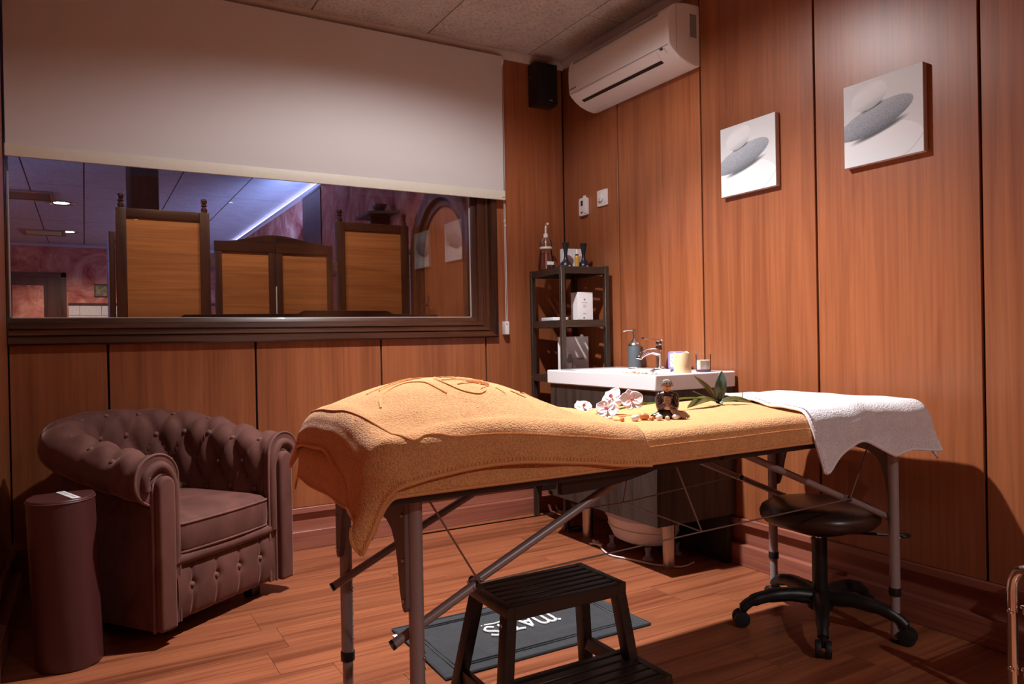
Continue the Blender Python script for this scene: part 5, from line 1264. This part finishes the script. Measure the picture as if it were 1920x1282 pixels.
# ------------------------------------------------------------------ floor mat
M['mat'] = terry('dark_mat', (0.040, 0.046, 0.052), 260, 0.5, 0.3); M['mat_edge'] = terry('dark_mat_edge', (0.028, 0.032, 0.038), 260, 0.3, 0.1)
ma = thing('bath_mat', 'dark grey towelling floor mat with white lettering under the table', 'mat', (-1.185, -1.43, 0))
def matf(u, v):
    x = -0.388+0.776*u; y = -0.218+0.436*v
    z = 0.006 + 0.0035*math.exp(-((y+0.10+0.1*(x-0.05))/0.02)**2)*math.exp(-((x-0.12)/0.14)**2) + 0.0015*vnoise(x*9, y*9)
    return (x, y, z)
mo = ob('mat_cloth', P_grid(matf, 60, 40), M['mat'], ma, smooth='full'); mo.modifiers.new('t', 'SOLIDIFY').thickness = 0.005; mo.modifiers['t'].offset = -1
for inset in (0.0, 0.045, 0.058):
    a, b = 0.388-inset, 0.218-inset
    z = 0.0085 if inset else 0.005
    ob('border_stitch', P_tube([(-a, -b, z), (a, -b, z), (a, b, z), (-a, b, z)], 0.0022 if inset else 0.005, 6, True), M['mat_edge'], ma, smooth=True)
M['letter'] = plain('white_lettering', (0.85, 0.86, 0.87), 0.7)
mrot = (0, 0, R(180))
def stroke(pts, n=5, r=0.0042, z=0.0105): return P_tube(smooth_path([(x, y, z) for x, y in pts], n), r, 6)
# drawn letters m A T I S in reading coordinates (u to the right, v up), turned to face the wall
def put(pts): return [(0.135-u*0.90, 0.045-v*1.1) for u, v in pts]
letters = [[(-0.010, 0.068), (0.004, 0.062)], [(0.004, 0.000), (0.004, 0.066)], [(0.004, 0.050), (0.014, 0.066), (0.030, 0.066), (0.036, 0.050), (0.037, 0.0)], [(0.037, 0.046), (0.046, 0.066), (0.066, 0.066), (0.074, 0.048), (0.075, 0.0)],
           [(0.092, 0.0), (0.116, 0.070)], [(0.116, 0.070), (0.140, 0.0)], [(0.101, 0.022), (0.131, 0.022)],
           [(0.150, 0.068), (0.178, 0.064), (0.206, 0.068)], [(0.178, 0.064), (0.178, 0.0)],
           [(0.226, 0.0), (0.226, 0.068)], [(0.292, 0.058), (0.272, 0.070), (0.252, 0.058), (0.262, 0.040), (0.284, 0.030), (0.292, 0.012), (0.272, -0.002), (0.250, 0.010)]]
for l_ in letters: ob('lettering', stroke(put(l_), 6 if len(l_) > 2 else 1), M['letter'], ma, smooth=True)
ob('lettering', stroke(put([(0.012+0.02*i, -0.020+0.003*math.sin(i*1.3)) for i in range(14)]), 4, 0.0026), M['letter'], ma, smooth=True)
text_mesh('lettering', 'BEAUTE AZUR', 0.022, M['letter'], ma, (0.135-0.085, 0.045+0.042, 0.0105), mrot, 0.0006, 'CENTER', 1.15, 0.0008)
for q in range(3): ob('lettering', P_ell((0.135-0.255-0.016*q, 0.045+0.022-0.002*q, 0.0105), (0.003, 0.003, 0.002), 8, 6), M['letter'], ma)
ob('care_tag', P_box(-0.405, -0.388, 0.150, 0.175, 0.003, 0.0045), M['white_paper'], ma)
# ------------------------------------------------------------------ rolling stool
rs = thing('rolling_stool', 'black castor stool with round brown vinyl seat pushed under the table', 'stool', (-0.312, -1.965, 0))
ob('seat', P_lathe([(0.001, 0.352), (0.155, 0.352), (0.178, 0.358), (0.191, 0.372), (0.193, 0.388), (0.186, 0.404), (0.165, 0.417), (0.10, 0.424), (0.001, 0.426)], 48), plain('stool_vinyl', (0.045, 0.020, 0.013), 0.32, bump=0.02, scale=200), rs, smooth='full')
ob('seat_plate', P_lathe([(0.001, 0.318), (0.06, 0.318), (0.11, 0.335), (0.12, 0.346), (0.001, 0.346)], 28), M['black_plastic'], rs, smooth=True)
ob('gas_column', P_cyl((0, 0, 0.11), (0, 0, 0.30), 0.025, 24), M['black_plastic'], rs, smooth=True)
ob('piston', P_cyl((0, 0, 0.29), (0, 0, 0.32), 0.014, 18), M['chrome'], rs, smooth=True)
ob('hub', P_lathe([(0.001, 0.062), (0.040, 0.062), (0.046, 0.09), (0.040, 0.118), (0.030, 0.125), (0.001, 0.126)], 24), M['black_plastic'], rs, smooth=True)
lv = ob('height_lever', join(P_tube(smooth_path([(0.03, -0.04, 0.325), (0.12, -0.12, 0.322), (0.19, -0.17, 0.318)], 4), 0.005, 8), P_ell((0.20, -0.178, 0.317), (0.026, 0.018, 0.008), 12, 8)), M['black_plastic'], rs, smooth=True)
for q in range(5):
    an = R(147 + 72*q); dx, dy = math.cos(an), math.sin(an)
    pth = [(dx*r_, dy*r_, z) for r_, z in ((0.02, 0.100), (0.10, 0.108), (0.18, 0.100), (0.235, 0.082), (0.262, 0.060))]
    ag = ob('base_arm', P_tube(smooth_path(pth, 4), [0.027]*4+[0.024]*4+[0.021]*4+[0.017]*5, 12), M['black_plastic'], rs, smooth=True)
    px_, py_ = dx*0.262, dy*0.262; tx, ty = -dy, dx
    ob('castor_fork', P_cyl((px_, py_, 0.030), (px_, py_, 0.066), 0.011, 12), M['black_plastic'], ag, smooth=True)
    for sg in (-1, 1):
        c0 = Vector((px_+tx*0.006*sg+dx*0.006, py_+ty*0.006*sg+dy*0.006, 0.0265)); c1 = Vector((px_+tx*0.024*sg+dx*0.006, py_+ty*0.024*sg+dy*0.006, 0.0265))
        ob('castor_wheel', P_cyl(c0, c1, 0.0265, 24), M['black_rubber'], ag, bevel=0.004)
# ------------------------------------------------------------------ chrome trolley at the right edge
tr = thing('chrome_trolley', 'chrome tube trolley with black shelves at the right edge of the floor', 'trolley', (-0.25, -2.80, 0))
for x in (-0.15, 0.15):
    ob('side_frame', P_tube(smooth_path([(x, 0.185, 0.05), (x, 0.185, 0.10), (x, 0.185, 0.25), (x, 0.185, 0.335), (x, 0.172, 0.372), (x, 0.140, 0.386), (x, 0.05, 0.388), (x, -0.05, 0.388), (x, -0.14, 0.386), (x, -0.172, 0.372), (x, -0.185, 0.335), (x, -0.185, 0.25), (x, -0.185, 0.10), (x, -0.185, 0.05)], 5), 0.0125, 18), M['chrome'], tr, smooth=True)
    for y in (0.185, -0.185):
        for z in (0.270, 0.12): ob('dome_bolt', P_ell((x-0.012 if x < 0 else x+0.012, y, z), (0.006, 0.0085, 0.0085), 14, 10), M['chrome'], tr, smooth=True)
        cs = ob('castor', P_cyl((x-0.010, y, 0.022), (x+0.010, y, 0.022), 0.022, 20), M['black_rubber'], tr, bevel=0.003)
        ob('castor_stem', P_cyl((x, y, 0.03), (x, y, 0.055), 0.007, 12), M['steel'], cs)
for z in (0.262, 0.10):
    ob('shelf_tray', P_box(-0.138, 0.138, -0.168, 0.168, z, z+0.012), M['steel'], tr, bevel=0.002)
    ob('tray_rim', P_tube([(-0.138, -0.168, z+0.02), (0.138, -0.168, z+0.02), (0.138, 0.168, z+0.02), (-0.138, 0.168, z+0.02)], 0.005, 8, True), M['chrome'], tr, smooth=True)
ob('black_bin', P_box(-0.125, 0.125, -0.155, 0.150, 0.115, 0.255), M['black_plastic'], tr, bevel=0.006)
